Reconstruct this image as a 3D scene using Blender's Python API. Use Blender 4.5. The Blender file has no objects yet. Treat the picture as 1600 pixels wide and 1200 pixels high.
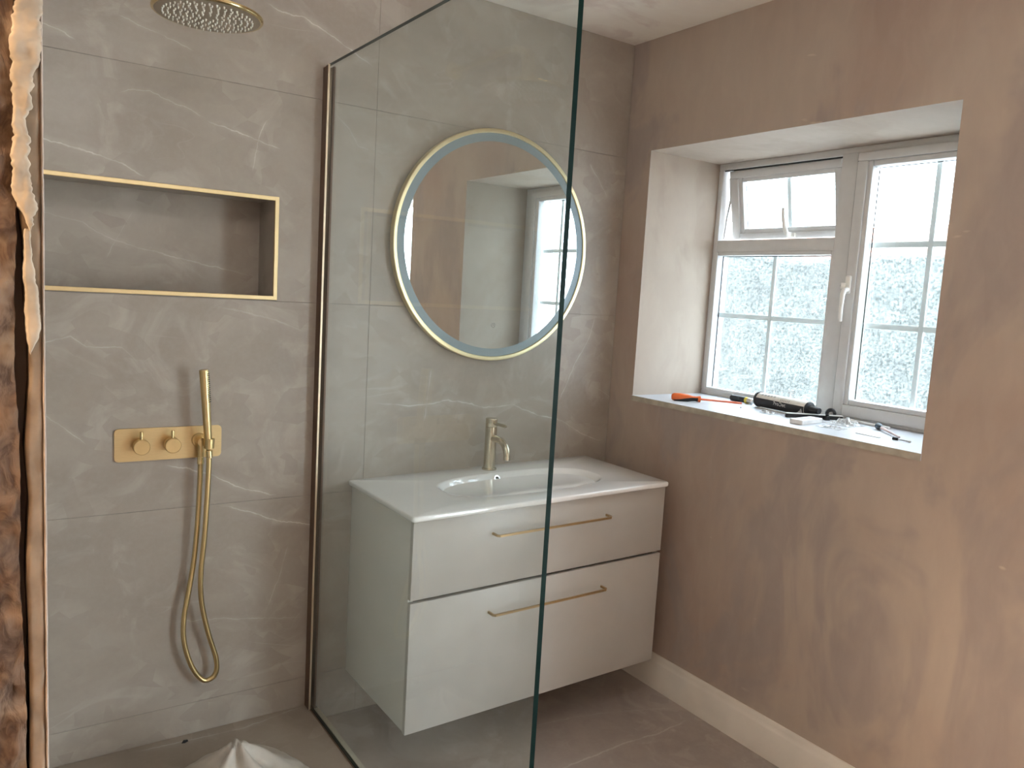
import bpy, bmesh, math, random
from mathutils import Vector, Matrix, noise as mnoise
random.seed(7)
scene = bpy.context.scene
COL = scene.collection

# ------------------------------------------------------------------ camera
def make_camera():
    yaw, pitch, roll = 0.6003, -0.1137, 0.0585
    f = Vector((math.sin(yaw) * math.cos(pitch), math.cos(yaw) * math.cos(pitch), math.sin(pitch)))
    r = f.cross(Vector((0, 0, 1))).normalized()
    u = r.cross(f)
    r2 = math.cos(roll) * r + math.sin(roll) * u
    u2 = -math.sin(roll) * r + math.cos(roll) * u
    cd = bpy.data.cameras.new('camera')
    cd.sensor_fit = 'HORIZONTAL'
    cd.sensor_width = 36.0
    cd.lens = 1236.78 / 1600 * 36.0
    cd.clip_start = 0.02
    co = bpy.data.objects.new('camera', cd)
    COL.objects.link(co)
    m = Matrix((r2, u2, -f)).transposed().to_4x4()
    m.translation = Vector((-2.2897, -2.587, 1.568))
    co.matrix_world = m
    scene.camera = co
make_camera()

# ------------------------------------------------------------------ sky, daylight, exposure
SKY = 21.0
FILL = 23.0  # glow of the fill globe added out of view
HALL = 125.0
world = bpy.data.worlds.new('overcast_sky')
scene.world = world
world.use_nodes = True
bg = world.node_tree.nodes['Background']
bg.inputs['Color'].default_value = (0.87, 0.95, 1.03, 1)
bg.inputs['Strength'].default_value = SKY
vs = scene.view_settings
vs.view_transform = 'Standard'
vs.look = 'None'
vs.exposure = 0.17
vs.gamma = 1.0
vs.use_curve_mapping = False
cy = scene.cycles
cy.max_bounces = 11
cy.diffuse_bounces = 6
cy.glossy_bounces = 5
cy.transmission_bounces = 8
cy.transparent_max_bounces = 24
cy.use_denoising = True
cy.adaptive_threshold = 0.02
cy.sample_clamp_indirect = 8.0

def portal(name, y0, y1, z0, z1, x):
    """sampling portal for the sky seen through a window"""
    ld = bpy.data.lights.new(name, 'AREA')
    ld.shape = 'RECTANGLE'
    ld.size = abs(z1 - z0)
    ld.size_y = abs(y1 - y0)
    ld.cycles.is_portal = True
    o = bpy.data.objects.new(name, ld)
    COL.objects.link(o)
    o.location = (x, (y0 + y1) / 2, (z0 + z1) / 2)
    o.rotation_euler = (0, math.radians(90), 0)
portal('daylight_portal', -0.14, -1.385, 1.175, 2.18, 0.60)
portal('daylight_portal', -2.03, -3.76, 0.05, 2.18, 0.56)

# ------------------------------------------------------------------ dimensions (metres)
CEIL = 2.619
XL = -2.236            # bathroom face of the left wall
YR = -3.90             # rear wall
TRAY = 0.068           # top of the raised shower floor
XG = -1.3216           # plane of the shower screen
WY0, WY1, WZ0, WZ1 = -0.1444, -1.3816, 1.173, 2.1772      # window opening
WF = 0.412             # front of the window frame

# ------------------------------------------------------------------ node helpers
class NT:
    def __init__(self, name):
        self.m = bpy.data.materials.new(name)
        self.m.use_nodes = True
        self.t = self.m.node_tree
        self.t.nodes.clear()
        self.out = self.n('ShaderNodeOutputMaterial')
    def n(self, typ, **kw):
        nd = self.t.nodes.new(typ)
        for k, v in kw.items():
            setattr(nd, k, v)
        return nd
    def set(self, sock, v):
        if isinstance(v, bpy.types.NodeSocket):
            self.t.links.new(v, sock)
        else:
            if isinstance(v, tuple) and len(v) == 3 and sock.type == 'RGBA':
                v = (*v, 1)
            sock.default_value = v
    def math(self, op, a, b=None, c=None, clamp=False):
        nd = self.n('ShaderNodeMath', operation=op, use_clamp=clamp)
        self.set(nd.inputs[0], a)
        if b is not None: self.set(nd.inputs[1], b)
        if c is not None: self.set(nd.inputs[2], c)
        return nd.outputs[0]
    def mix(self, fac, a, b, mode='MIX'):
        nd = self.n('ShaderNodeMix', data_type='RGBA', blend_type=mode)
        self.set(nd.inputs[0], fac); self.set(nd.inputs[6], a); self.set(nd.inputs[7], b)
        return nd.outputs[2]
    def ramp(self, v, lo, hi, a=0.0, b=1.0, smooth=True):
        nd = self.n('ShaderNodeMapRange', interpolation_type='SMOOTHSTEP' if smooth else 'LINEAR')
        self.set(nd.inputs[0], v)
        for i, q in enumerate((lo, hi, a, b)): self.set(nd.inputs[i + 1], q)
        return nd.outputs[0]
    def pos(self):
        if not hasattr(self, '_pos'):
            self._pos = self.n('ShaderNodeTexCoord').outputs['Object']
        return self._pos
    def xyz(self):
        if not hasattr(self, '_xyz'):
            s = self.n('ShaderNodeSeparateXYZ'); self.set(s.inputs[0], self.pos()); self._xyz = s.outputs
        return self._xyz
    def noise(self, scale, detail=3, rough=0.5, dist=0.0, vec=None, stretch=None, off=None):
        v = vec or self.pos()
        if stretch or off:
            mp = self.n('ShaderNodeMapping')
            self.set(mp.inputs[0], v)
            if stretch: mp.inputs['Scale'].default_value = stretch
            if off: mp.inputs['Location'].default_value = off
            v = mp.outputs[0]
        nd = self.n('ShaderNodeTexNoise')
        self.set(nd.inputs['Vector'], v)
        nd.inputs['Scale'].default_value = scale
        nd.inputs['Detail'].default_value = detail
        nd.inputs['Roughness'].default_value = rough
        nd.inputs['Distortion'].default_value = dist
        return nd.outputs[0]
    def bump(self, h, strength=0.2, dist=0.002):
        b = self.n('ShaderNodeBump')
        b.inputs['Strength'].default_value = strength
        b.inputs['Distance'].default_value = dist
        self.set(b.inputs['Height'], h)
        return b.outputs[0]
    def principled(self, color=None, rough=0.5, metal=0.0, normal=None, spec=None, coat=None, trans=None):
        p = self.n('ShaderNodeBsdfPrincipled')
        if color is not None: self.set(p.inputs['Base Color'], color)
        self.set(p.inputs['Roughness'], rough)
        self.set(p.inputs['Metallic'], metal)
        if normal is not None: self.set(p.inputs['Normal'], normal)
        if spec is not None: p.inputs['Specular IOR Level'].default_value = spec
        if coat is not None:
            p.inputs['Coat Weight'].default_value = coat
            p.inputs['Coat Roughness'].default_value = 0.04
        return p.outputs[0]
    def finish(self, sh):
        self.t.links.new(sh, self.out.inputs[0])
        return self.m

def simple(name, color, rough=0.5, metal=0.0, spec=None, coat=None, var=0.06, vscale=30.0, bump=0.0, bscale=300.0):
    t = NT(name)
    nz = t.noise(vscale, 3)
    dark = tuple(c * (1 - var) for c in color)
    lite = tuple(min(1, c * (1 + var)) for c in color)
    col = t.mix(t.ramp(nz, 0.3, 0.7), dark, lite)
    nr = t.bump(t.noise(bscale, 2), bump, 0.0006) if bump else None
    return t.finish(t.principled(col, rough, metal, nr, spec, coat))

# ------------------------------------------------------------------ stone tile with veins
VEINS_WALL = [
 # points along the vein on the wall plane (x, z), half width, strength
 ([(-2.30, 1.94), (-2.121, 1.915), (-2.043, 1.902), (-2.019, 1.897), (-1.971, 1.886), (-1.921, 1.872), (-1.887, 1.854), (-1.858, 1.84)], .0032, .75, 'h'),
 ([(-1.941, 2.071), (-1.913, 2.086), (-1.854, 2.092), (-1.828, 2.082), (-1.757, 2.064), (-1.692, 2.036)], .0024, .30, 'h'),
 ([(-1.70, 2.036), (-1.616, 2.018), (-1.547, 2.001), (-1.465, 1.982)], .0028, .60, 'h'),
 ([(-1.508, 2.07), (-1.532, 2.029), (-1.543, 1.988), (-1.55, 1.938), (-1.555, 1.898)], .0026, .50, 'v'),
 ([(-1.946, 2.288), (-1.846, 2.258), (-1.776, 2.242), (-1.731, 2.229)], .0024, .34, 'h'),
 ([(-1.536, 2.419), (-1.476, 2.403), (-1.404, 2.403), (-1.328, 2.375), (-1.25, 2.339), (-1.154, 2.297)], .0034, .55, 'h'),
 ([(-2.20, 2.233), (-2.118, 2.217), (-2.081, 2.209), (-2.042, 2.194)], .0026, .40, 'h'),
 ([(-1.811, 0.98), (-1.667, 0.938), (-1.602, 0.897), (-1.523, 0.866), (-1.447, 0.847)], .0034, .55, 'h'),
 ([(-1.646, 0.83), (-1.609, 0.822), (-1.553, 0.803), (-1.5, 0.78), (-1.434, 0.752), (-1.344, 0.733), (-1.24, 0.72)], .0030, .60, 'h'),
 ([(-1.78, 0.461), (-1.65, 0.448), (-1.47, 0.416), (-1.339, 0.396)], .0022, .34, 'h'),
 ([(-2.16, 1.17), (-2.127, 1.147), (-2.103, 1.124), (-2.05, 1.08), (-2.018, 1.053)], .0026, .42, 'h'),
 ([(-2.18, 1.34), (-2.125, 1.354), (-2.061, 1.373), (-2.021, 1.342), (-1.928, 1.343), (-1.876, 1.29)], .0034, .32, 'h'),
 ([(-1.41, 0.67), (-1.436, 0.561), (-1.461, 0.496), (-1.492, 0.411)], .0026, .26, 'v'),
 ([(-1.665, 1.475), (-1.576, 1.46), (-1.473, 1.437), (-1.368, 1.397)], .0040, .24, 'h'),
 ([(-1.134, 1.155), (-1.046, 1.144), (-0.956, 1.136), (-0.876, 1.143), (-0.808, 1.153), (-0.722, 1.139), (-0.634, 1.118), (-0.513, 1.127), (-0.449, 1.104), (-0.366, 1.075), (-0.282, 1.058), (-0.229, 1.037), (-0.157, 0.995), (-0.065, 0.964), (-0.003, 0.941)], .0038, .62, 'h'),
 ([(-0.883, 1.276), (-0.896, 1.168), (-0.905, 1.072)], .0034, .34, 'v'),
 ([(-0.110, 1.504), (-0.139, 1.395), (-0.2, 1.3), (-0.244, 1.206), (-0.281, 1.125)], .0036, .36, 'v'),
 ([(-0.203, 2.113), (-0.147, 2.056), (-0.088, 1.985)], .0030, .36, 'h'),
 ([(-1.298, 2.128), (-1.241, 2.086), (-1.204, 2.033), (-1.157, 2.023)], .0030, .30, 'h'),
]
VEINS_NICHE = [
 ([(-2.20, 1.74), (-2.111, 1.726), (-2.01, 1.708), (-1.949, 1.669), (-1.886, 1.65), (-1.792, 1.632), (-1.724, 1.616), (-1.634, 1.6), (-1.486, 1.573)], .0032, .45, 'h'),
 ([(-1.95, 1.60), (-1.90, 1.70), (-1.87, 1.76)], .0024, .22, 'v'),
]
VEINS_FLOOR = [
 ([(-0.85, -0.70), (-0.679, -0.67), (-0.535, -0.665), (-0.381, -0.659), (-0.232, -0.669), (-0.048, -0.653)], .0060, .38, 'h'),
 ([(-0.62, -0.41), (-0.436, -0.435), (-0.281, -0.477), (-0.134, -0.534), (-0.036, -0.575)], .0040, .24, 'h'),
 ([(-1.9, -0.03), (-1.56, -0.05), (-1.417, -0.02), (-1.334, -0.005)], .004, .30, 'h'),
]

def stone(name, veins, axis_b, c_dark, c_mid, c_lite, rough=0.38):
    """axis_b: 2 = second coordinate is z (walls), 1 = y (floors)"""
    t = NT(name)
    A, B = t.xyz()[0], t.xyz()[axis_b]
    st = (1, 1, 1)
    cloud = t.noise(1.7, 4, 0.55, 0.6, stretch=(0.75, 1, 1.35) if axis_b == 2 else (1, 1, 1))
    cloud2 = t.noise(4.2, 5, 0.6, 1.6, off=(3.1, 1.7, 0.4))
    fine = t.noise(60, 4, 0.65)
    col = t.mix(t.ramp(cloud, 0.34, 0.66), c_dark, c_mid)
    col = t.mix(t.math('MULTIPLY', t.ramp(cloud2, 0.46, 0.70), 0.55), col, c_lite)
    # angular brushed patches, their edges sharp on one side
    vo = t.n('ShaderNodeTexVoronoi', feature='F1')
    mp = t.n('ShaderNodeMapping')
    t.set(mp.inputs[0], t.pos())
    mp.inputs['Scale'].default_value = (2.6, 2.6, 4.0) if axis_b == 2 else (3, 3, 3)
    mp.inputs['Rotation'].default_value = (0, 0.22, 0) if axis_b == 2 else (0, 0, 0.4)
    add = t.n('ShaderNodeMix', data_type='RGBA', blend_type='ADD')
    add.inputs[0].default_value = 0.35
    t.set(add.inputs[6], mp.outputs[0])
    nz = t.n('ShaderNodeTexNoise'); nz.inputs['Scale'].default_value = 3.0
    t.set(nz.inputs['Vector'], t.pos()); t.set(add.inputs[7], nz.outputs[1])
    t.set(vo.inputs['Vector'], add.outputs[2])
    sep = t.n('ShaderNodeSeparateColor'); t.set(sep.inputs[0], vo.outputs['Color'])
    patch = t.math('MULTIPLY', t.ramp(sep.outputs[0], 0.62, 0.68), t.ramp(cloud2, 0.35, 0.6))
    col = t.mix(t.math('MULTIPLY', patch, 0.5), col, c_dark)
    col = t.mix(t.math('MULTIPLY', t.ramp(fine, 0.35, 0.75), 0.12), col, c_lite)
    # faint hairline veins everywhere
    hair = t.noise(1.5, 3, 0.5, 0.9, stretch=(0.5, 0.7, 1.4), off=(7, 2, 5))
    hv = t.ramp(t.math('ABSOLUTE', t.math('SUBTRACT', hair, 0.52)), 0.0, 0.0035, 1.0, 0.0)
    hv = t.math('MULTIPLY', hv, t.ramp(t.noise(3.0, 2, off=(1, 9, 2)), 0.5, 0.7, 0, 0.15))
    total = hv
    # veins that can be followed by eye
    j1 = t.math('MULTIPLY', t.math('SUBTRACT', t.noise(22, 3, 0.6), 0.5), 0.020)
    j2 = t.math('MULTIPLY', t.math('SUBTRACT', t.noise(22, 3, 0.6, off=(5, 5, 5)), 0.5), 0.016)
    brk = t.ramp(t.noise(14, 2, off=(2, 8, 3)), 0.32, 0.62, 0.25, 1.0)
    for pts, w, s, d in veins:
        if d == 'h': P, Q, pl = A, B, sorted(pts)
        else: P, Q, pl = B, A, sorted((b, a) for a, b in pts)
        p0, p1 = pl[0][0], pl[-1][0]
        q0 = min(q for _, q in pl) - 0.01; q1 = max(q for _, q in pl) + 0.01
        tt = t.ramp(P, p0, p1, 0, 1, smooth=False)
        fc = t.n('ShaderNodeFloatCurve')
        cu = fc.mapping.curves[0]
        norm = [((p - p0) / (p1 - p0), (q - q0) / (q1 - q0)) for p, q in pl]
        cu.points[0].location = norm[0]; cu.points[1].location = norm[-1]
        for nn in norm[1:-1]: cu.points.new(*nn)
        for pt in cu.points: pt.handle_type = 'VECTOR'
        fc.mapping.update()
        t.set(fc.inputs['Value'], tt)
        c = t.math('MULTIPLY_ADD', fc.outputs[0], q1 - q0, q0)
        dd = t.math('ABSOLUTE', t.math('SUBTRACT', t.math('ADD', Q, j1 if d == 'h' else j2), c))
        core = t.ramp(dd, w * 0.25, w, 1.0, 0.0)
        halo = t.ramp(dd, 0.0, w * 7, 0.22, 0.0)
        ends = t.math('MULTIPLY', t.ramp(tt, 0.0, 0.12), t.ramp(tt, 0.88, 1.0, 1.0, 0.0))
        v = t.math('MULTIPLY', t.math('MAXIMUM', core, halo), t.math('MULTIPLY', ends, t.math('MULTIPLY', brk, s)))
        total = t.math('MAXIMUM', total, v)
    col = t.mix(total, col, (0.68, 0.65, 0.615))
    rg = t.ramp(cloud2, 0.3, 0.7, rough - 0.05, rough + 0.08)
    return t.finish(t.principled(col, rg, 0, t.bump(fine, 0.05, 0.0008), 0.45))

WALL_D, WALL_M, WALL_L = (0.292, 0.249, 0.211), (0.366, 0.324, 0.278), (0.445, 0.404, 0.354)
M = {}
def tile_stone(x0, x1, z0, z1):
    vv = [v for v in VEINS_WALL if max(p[0] for p in v[0]) > x0 and min(p[0] for p in v[0]) < x1
          and max(p[1] for p in v[0]) > z0 - 0.03 and min(p[1] for p in v[0]) < z1 + 0.03]
    return stone('stone_wall_tile', vv, 2, WALL_D, WALL_M, WALL_L)
M['tile'] = stone('stone_plain_tile', [], 2, WALL_D, WALL_M, WALL_L)
M['niche_tile'] = stone('stone_niche_tile', VEINS_NICHE, 2, WALL_D, WALL_M, WALL_L)
M['floor_tile'] = stone('stone_floor_tile', VEINS_FLOOR, 1, (0.30, 0.25, 0.222), (0.40, 0.338, 0.302), (0.49, 0.43, 0.39), 0.42)
M['tray'] = stone('stone_shower_floor', VEINS_FLOOR[2:], 1, (0.235, 0.196, 0.16), (0.295, 0.25, 0.205), (0.355, 0.305, 0.255), 0.5)
M['grout'] = simple('grout', (0.27, 0.24, 0.215), 0.9)

# ------------------------------------------------------------------ bare plaster
def plaster(name, a, b, c, marks=True):
    t = NT(name)
    n1 = t.noise(0.9, 3, 0.5, 0.8)
    n2 = t.noise(2.4, 4, 0.6, 1.0, stretch=(1, 1, 0.6), off=(4, 1, 7))
    n3 = t.noise(9, 5, 0.6, 0.6, stretch=(1, 2.0, 0.7))
    col = t.mix(t.ramp(n1, 0.36, 0.62), a, b)
    col = t.mix(t.math('MULTIPLY', t.ramp(n2, 0.46, 0.60), 0.85), col, c)
    col = t.mix(t.ramp(n3, 0.3, 0.8, 0.0, 0.16), col, tuple(min(1, q * 1.35) for q in b))
    if marks:   # trowel scuffs, lighter
        s = t.noise(7.0, 3, 0.55, 0.4, stretch=(1, 0.55, 1.6), off=(2, 3, 1))
        col = t.mix(t.math('MULTIPLY', t.ramp(s, 0.735, 0.775), 0.45), col, (0.62, 0.50, 0.41))
    bp = t.bump(t.math('ADD', t.noise(5, 3), t.math('MULTIPLY', t.noise(90, 3), 0.15)), 0.12, 0.004)
    return t.finish(t.principled(col, 0.72, 0, bp, 0.3))
M['plaster'] = plaster('bare_plaster_wall', (0.360, 0.270, 0.224), (0.412, 0.338, 0.280), (0.316, 0.260, 0.236))
M['plaster_reveal'] = plaster('reveal_plaster', (0.40, 0.33, 0.272), (0.43, 0.365, 0.305), (0.38, 0.31, 0.252), marks=False)  # same plaster as the walls; lighter tone carries window light on the reveals
M['ceiling'] = plaster('bare_plaster_ceiling', (0.78, 0.70, 0.62), (0.82, 0.77, 0.69), (0.68, 0.58, 0.52), marks=False)
M['plain'] = simple('hall_paint', (0.62, 0.55, 0.47), 0.8)

# ------------------------------------------------------------------ metals, ceramics, plastics
def brass(name, color, rough, brushed=(1, 1, 1)):
    t = NT(name)
    nz = t.noise(60, 3, 0.5, stretch=brushed)
    col = t.mix(t.ramp(nz, 0.3, 0.7), tuple(c * 0.95 for c in color), color)
    rg = t.ramp(nz, 0.25, 0.75, rough - 0.02, rough + 0.03)
    return t.finish(t.principled(col, rg, 1.0))
M['brass'] = brass('brushed_brass', (0.66, 0.50, 0.25), 0.30)
M['brass_plate'] = brass('brushed_brass_plate', (0.62, 0.47, 0.25), 0.36, (1, 1, 6))
M['brass_handle'] = brass('dark_brass_handle', (0.50, 0.36, 0.19), 0.30)
M['brass_polished'] = brass('polished_brass', (0.72, 0.57, 0.30), 0.16)
M['brass_pale'] = brass('pale_brushed_brass', (0.60, 0.53, 0.40), 0.24)
M['brass_trim'] = brass('satin_brass_trim', (0.76, 0.60, 0.34), 0.42)
M['mirror_frame'] = brass('satin_gold_mirror_frame', (0.86, 0.74, 0.44), 0.34, (1, 1, 1))
M['lip'] = simple('satin_champagne_metal', (0.62, 0.52, 0.38), 0.38, 1.0, var=0.02)
M['floor_strip'] = simple('pale_floor_strip', (0.50, 0.45, 0.36), 0.5)
M['bronze'] = simple('dark_bronze', (0.13, 0.075, 0.045), 0.42, 0.35, var=0.03, vscale=4)
M['head_face'] = brass('shower_face_metal', (0.46, 0.40, 0.31), 0.32, (1, 1, 1))
M['nozzle'] = simple('clear_silicone_nozzle', (0.80, 0.78, 0.72), 0.25)
M['ceramic'] = simple('white_ceramic', (0.84, 0.84, 0.82), 0.08, 0, 0.5, 0.6, var=0.01)
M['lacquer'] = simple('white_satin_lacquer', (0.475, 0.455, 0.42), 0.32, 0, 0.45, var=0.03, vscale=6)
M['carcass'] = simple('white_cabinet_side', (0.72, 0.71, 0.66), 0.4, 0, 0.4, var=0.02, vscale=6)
M['drawer_gap'] = simple('dark_drawer_gap', (0.10, 0.085, 0.07), 0.8)
M['black'] = simple('black_rubber', (0.018, 0.018, 0.02), 0.5)
M['hole'] = simple('dark_hole', (0.004, 0.004, 0.004), 0.9)
M['chrome'] = simple('chrome', (0.80, 0.79, 0.76), 0.12, 1.0)
M['steel'] = simple('steel', (0.60, 0.60, 0.60), 0.28, 1.0)
M['upvc'] = simple('white_upvc', (0.66, 0.665, 0.665), 0.30, 0, 0.5, var=0.02)
M['upvc_handle'] = simple('white_handle', (0.86, 0.85, 0.81), 0.3, 0, 0.5, var=0.02)
M['gasket'] = simple('black_window_gasket', (0.03, 0.035, 0.035), 0.7)
M['glazing_bar'] = simple('pale_green_glazing_bar', (0.74, 0.80, 0.80), 0.5, var=0.02)
M['skirting'] = simple('satin_white_skirting', (0.70, 0.65, 0.58), 0.42, 0, 0.4, var=0.04, vscale=8)
M['sill'] = simple('white_sill_board', (0.56, 0.575, 0.61), 0.5, var=0.03, vscale=12)
M['sill_edge'] = simple('raw_board_edge', (0.40, 0.36, 0.29), 0.8, var=0.12)
M['orange'] = simple('orange_plastic', (0.85, 0.17, 0.035), 0.38)
M['orange_shaft'] = simple('orange_insulated_shaft', (0.80, 0.20, 0.10), 0.45)
M['yellow'] = simple('yellow_band', (0.80, 0.66, 0.10), 0.5)
M['white_plastic'] = simple('white_plastic', (0.82, 0.81, 0.79), 0.4)
M['label_white'] = simple('white_print_label', (0.80, 0.77, 0.70), 0.5)
M['label_grey'] = simple('grey_print', (0.42, 0.40, 0.38), 0.5)
M['pink'] = simple('pinkish_plastic', (0.62, 0.48, 0.46), 0.5)
M['slate_blue'] = simple('slate_blue_plastic', (0.05, 0.075, 0.10), 0.45)
M['sheet'] = simple('white_dust_sheet', (0.44, 0.40, 0.345), 0.55, var=0.05)
M['masonry'] = None
M['board'] = simple('tan_board_edge', (0.205, 0.150, 0.100), 0.85, var=0.14, vscale=40, bump=0.4, bscale=120)
M['smear'] = simple('cream_plaster_smear', (0.31, 0.255, 0.19), 0.9, var=0.16, vscale=40, bump=0.5, bscale=90)
M['skim'] = simple('pink_skim_edge', (0.30, 0.24, 0.20), 0.8, var=0.08)
M['lawn'] = simple('pale_paving', (0.66, 0.65, 0.62), 0.9, var=0.08, vscale=2)
M['hedge'] = simple('hedge_leaves', (0.080, 0.088, 0.078), 0.9, var=0.25, vscale=3)
M['brick'] = simple('weathered_brick', (0.42, 0.25, 0.20), 0.9, var=0.15, vscale=6)

def masonry_mat():
    t = NT('rough_brown_masonry')
    n = t.noise(60, 4, 0.6, 0.8, stretch=(1, 1, 0.45))
    n2 = t.noise(18, 3, 0.6, off=(2, 2, 2))
    col = t.mix(t.ramp(n, 0.35, 0.65), (0.060, 0.036, 0.024), (0.145, 0.098, 0.068))
    col = t.mix(t.ramp(n2, 0.52, 0.68, 0, 0.8), col, (0.22, 0.17, 0.125))
    return t.finish(t.principled(col, 0.9, 0, t.bump(n, 0.9, 0.003), 0.1))
M['masonry'] = masonry_mat()

def mirror_mat():
    t = NT('mirror_silver')
    n = t.noise(3, 2)
    col = t.mix(n, (0.90, 0.915, 0.905), (0.92, 0.925, 0.92))
    return t.finish(t.principled(col, 0.0, 1.0))
M['mirror'] = mirror_mat()
M['frost'] = None
def frost_mat():
    t = NT('frosted_mirror_band')
    n = t.noise(400, 2)
    col = t.mix(n, (0.19, 0.245, 0.27), (0.23, 0.285, 0.31))
    return t.finish(t.principled(col, 0.42, 0.25))
M['frost'] = frost_mat()

def clear_glass(name, tint, refl=1.0, film=0.01):
    """thin flat glass: tinted straight transmission plus Schlick reflection"""
    t = NT(name)
    lw = t.n('ShaderNodeLayerWeight'); lw.inputs['Blend'].default_value = 0.5
    f = t.math('MULTIPLY_ADD', t.math('POWER', lw.outputs['Facing'], 5.0), 0.90 * refl, 0.035 * refl)
    sm = t.noise(2.5, 4, 0.6)
    tint2 = tuple(c * 0.985 for c in tint)
    tr = t.n('ShaderNodeBsdfTransparent'); t.set(tr.inputs[0], t.mix(sm, tint, tint2))
    gl = t.n('ShaderNodeBsdfGlossy'); gl.inputs['Roughness'].default_value = 0.0
    mx = t.n('ShaderNodeMixShader')
    t.set(mx.inputs[0], f); t.set(mx.inputs[1], tr.outputs[0]); t.set(mx.inputs[2], gl.outputs[0])
    # pale bluish film painted in for reflected haze on the glass
    df = t.n('ShaderNodeBsdfDiffuse'); t.set(df.inputs[0], (0.66, 0.73, 0.72))
    mx2 = t.n('ShaderNodeMixShader')
    t.set(mx2.inputs[0], t.ramp(sm, 0.3, 0.8, film * 0.7, film * 1.3)); t.set(mx2.inputs[1], mx.outputs[0]); t.set(mx2.inputs[2], df.outputs[0])
    return t.finish(mx2.outputs[0])
M['screen_glass'] = clear_glass('shower_screen_glass', (0.950, 0.978, 0.976), 1.0, 0.045)
def edge_glass():
    t = NT('green_glass_edge')
    n = t.noise(6, 2, stretch=(1, 1, 0.3))
    col = t.mix(n, (0.001, 0.007, 0.0055), (0.0025, 0.014, 0.011))
    return t.finish(t.principled(col, 0.5, 0, None, 0.05))
M['glass_edge'] = edge_glass()

def obscure_glass():
    """stippled privacy glass: part clear, part scattering, broken up by the pressed relief"""
    t = NT('obscured_window_glass')
    rel = t.noise(130, 3, 0.55, 0.8)
    f = t.ramp(rel, 0.42, 0.62, 0.012, 0.05)
    bp = t.bump(rel, 0.8, 0.003)
    # the pressed relief throws part of the light aside, so the straight view is speckled
    tr = t.n('ShaderNodeBsdfTransparent'); t.set(tr.inputs[0], t.mix(t.ramp(rel, 0.36, 0.56), (0.46, 0.485, 0.50), (0.66, 0.685, 0.695)))
    tl = t.n('ShaderNodeBsdfTranslucent'); t.set(tl.inputs[0], (0.86, 0.88, 0.89)); t.set(tl.inputs['Normal'], bp)
    gl = t.n('ShaderNodeBsdfGlossy'); gl.inputs['Roughness'].default_value = 0.12; t.set(gl.inputs['Normal'], bp)
    m1 = t.n('ShaderNodeMixShader'); t.set(m1.inputs[0], f); t.set(m1.inputs[1], tr.outputs[0]); t.set(m1.inputs[2], tl.outputs[0])
    m2 = t.n('ShaderNodeMixShader'); m2.inputs[0].default_value = 0.04
    t.set(m2.inputs[1], m1.outputs[0]); t.set(m2.inputs[2], gl.outputs[0])
    return t.finish(m2.outputs[0])
M['obscure'] = obscure_glass()
def film():
    t = NT('clear_plastic_film')
    n = t.noise(40, 3)
    tr = t.n('ShaderNodeBsdfTransparent')
    p = t.principled((0.75, 0.76, 0.76), 0.12)
    mx = t.n('ShaderNodeMixShader'); t.set(mx.inputs[0], t.ramp(n, 0.3, 0.7, 0.3, 0.75)); t.set(mx.inputs[1], tr.outputs[0]); t.set(mx.inputs[2], p)
    return t.finish(mx.outputs[0])
M['film'] = film()

# ------------------------------------------------------------------ mesh helpers
def link(name, me, mats, parent=None, smooth=False):
    if not isinstance(mats, (list, tuple)): mats = [mats]
    for m in mats:
        me.materials.append(m if not isinstance(m, str) else M[m])
    if smooth:
        for p in me.polygons: p.use_smooth = True
    o = bpy.data.objects.new(name, me)
    COL.objects.link(o)
    if parent is not None: o.parent = parent
    return o

def from_bm(name, bm, mats, parent=None, smooth=False, xf=None, normals=True):
    if xf:
        for v in bm.verts: v.co = xf(v.co)
    if normals: bmesh.ops.recalc_face_normals(bm, faces=bm.faces)
    me = bpy.data.meshes.new(name)
    bm.to_mesh(me); bm.free()
    o = link(name, me, mats, parent, smooth)
    return o

def autosmooth(o, ang=35):
    me = o.data
    for p in me.polygons: p.use_smooth = True
    bm = bmesh.new(); bm.from_mesh(me)
    for e in bm.edges:
        e.smooth = not (len(e.link_faces) == 2 and e.calc_face_angle(0) > math.radians(ang))
    bm.to_mesh(me); bm.free()
    return o

def add_box(bm, lo, hi, bev=0.0, seg=2, mi=0):
    vs_ = [bm.verts.new((x, y, z)) for x in (lo[0], hi[0]) for y in (lo[1], hi[1]) for z in (lo[2], hi[2])]
    idx = [(0, 1, 3, 2), (4, 6, 7, 5), (0, 4, 5, 1), (2, 3, 7, 6), (0, 2, 6, 4), (1, 5, 7, 3)]
    fs = [bm.faces.new([vs_[i] for i in q]) for q in idx]
    for f in fs: f.material_index = mi
    if bev:
        es = set(e for f in fs for e in f.edges)
        bmesh.ops.bevel(bm, geom=list(es), offset=bev, segments=seg, profile=0.5, affect='EDGES')
    return fs

def box(name, lo, hi, mat, parent=None, bev=0.0, seg=2, xf=None):
    lo, hi = [min(a, b) for a, b in zip(lo, hi)], [max(a, b) for a, b in zip(lo, hi)]
    bm = bmesh.new(); add_box(bm, lo, hi, bev, seg)
    o = from_bm(name, bm, mat, parent, xf=xf)
    return autosmooth(o) if bev else o

def frame_of(d):
    d = d.normalized()
    a = Vector((0, 0, 1)) if abs(d.z) < 0.9 else Vector((1, 0, 0))
    u = d.cross(a).normalized()
    return u, d.cross(u).normalized()

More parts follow.
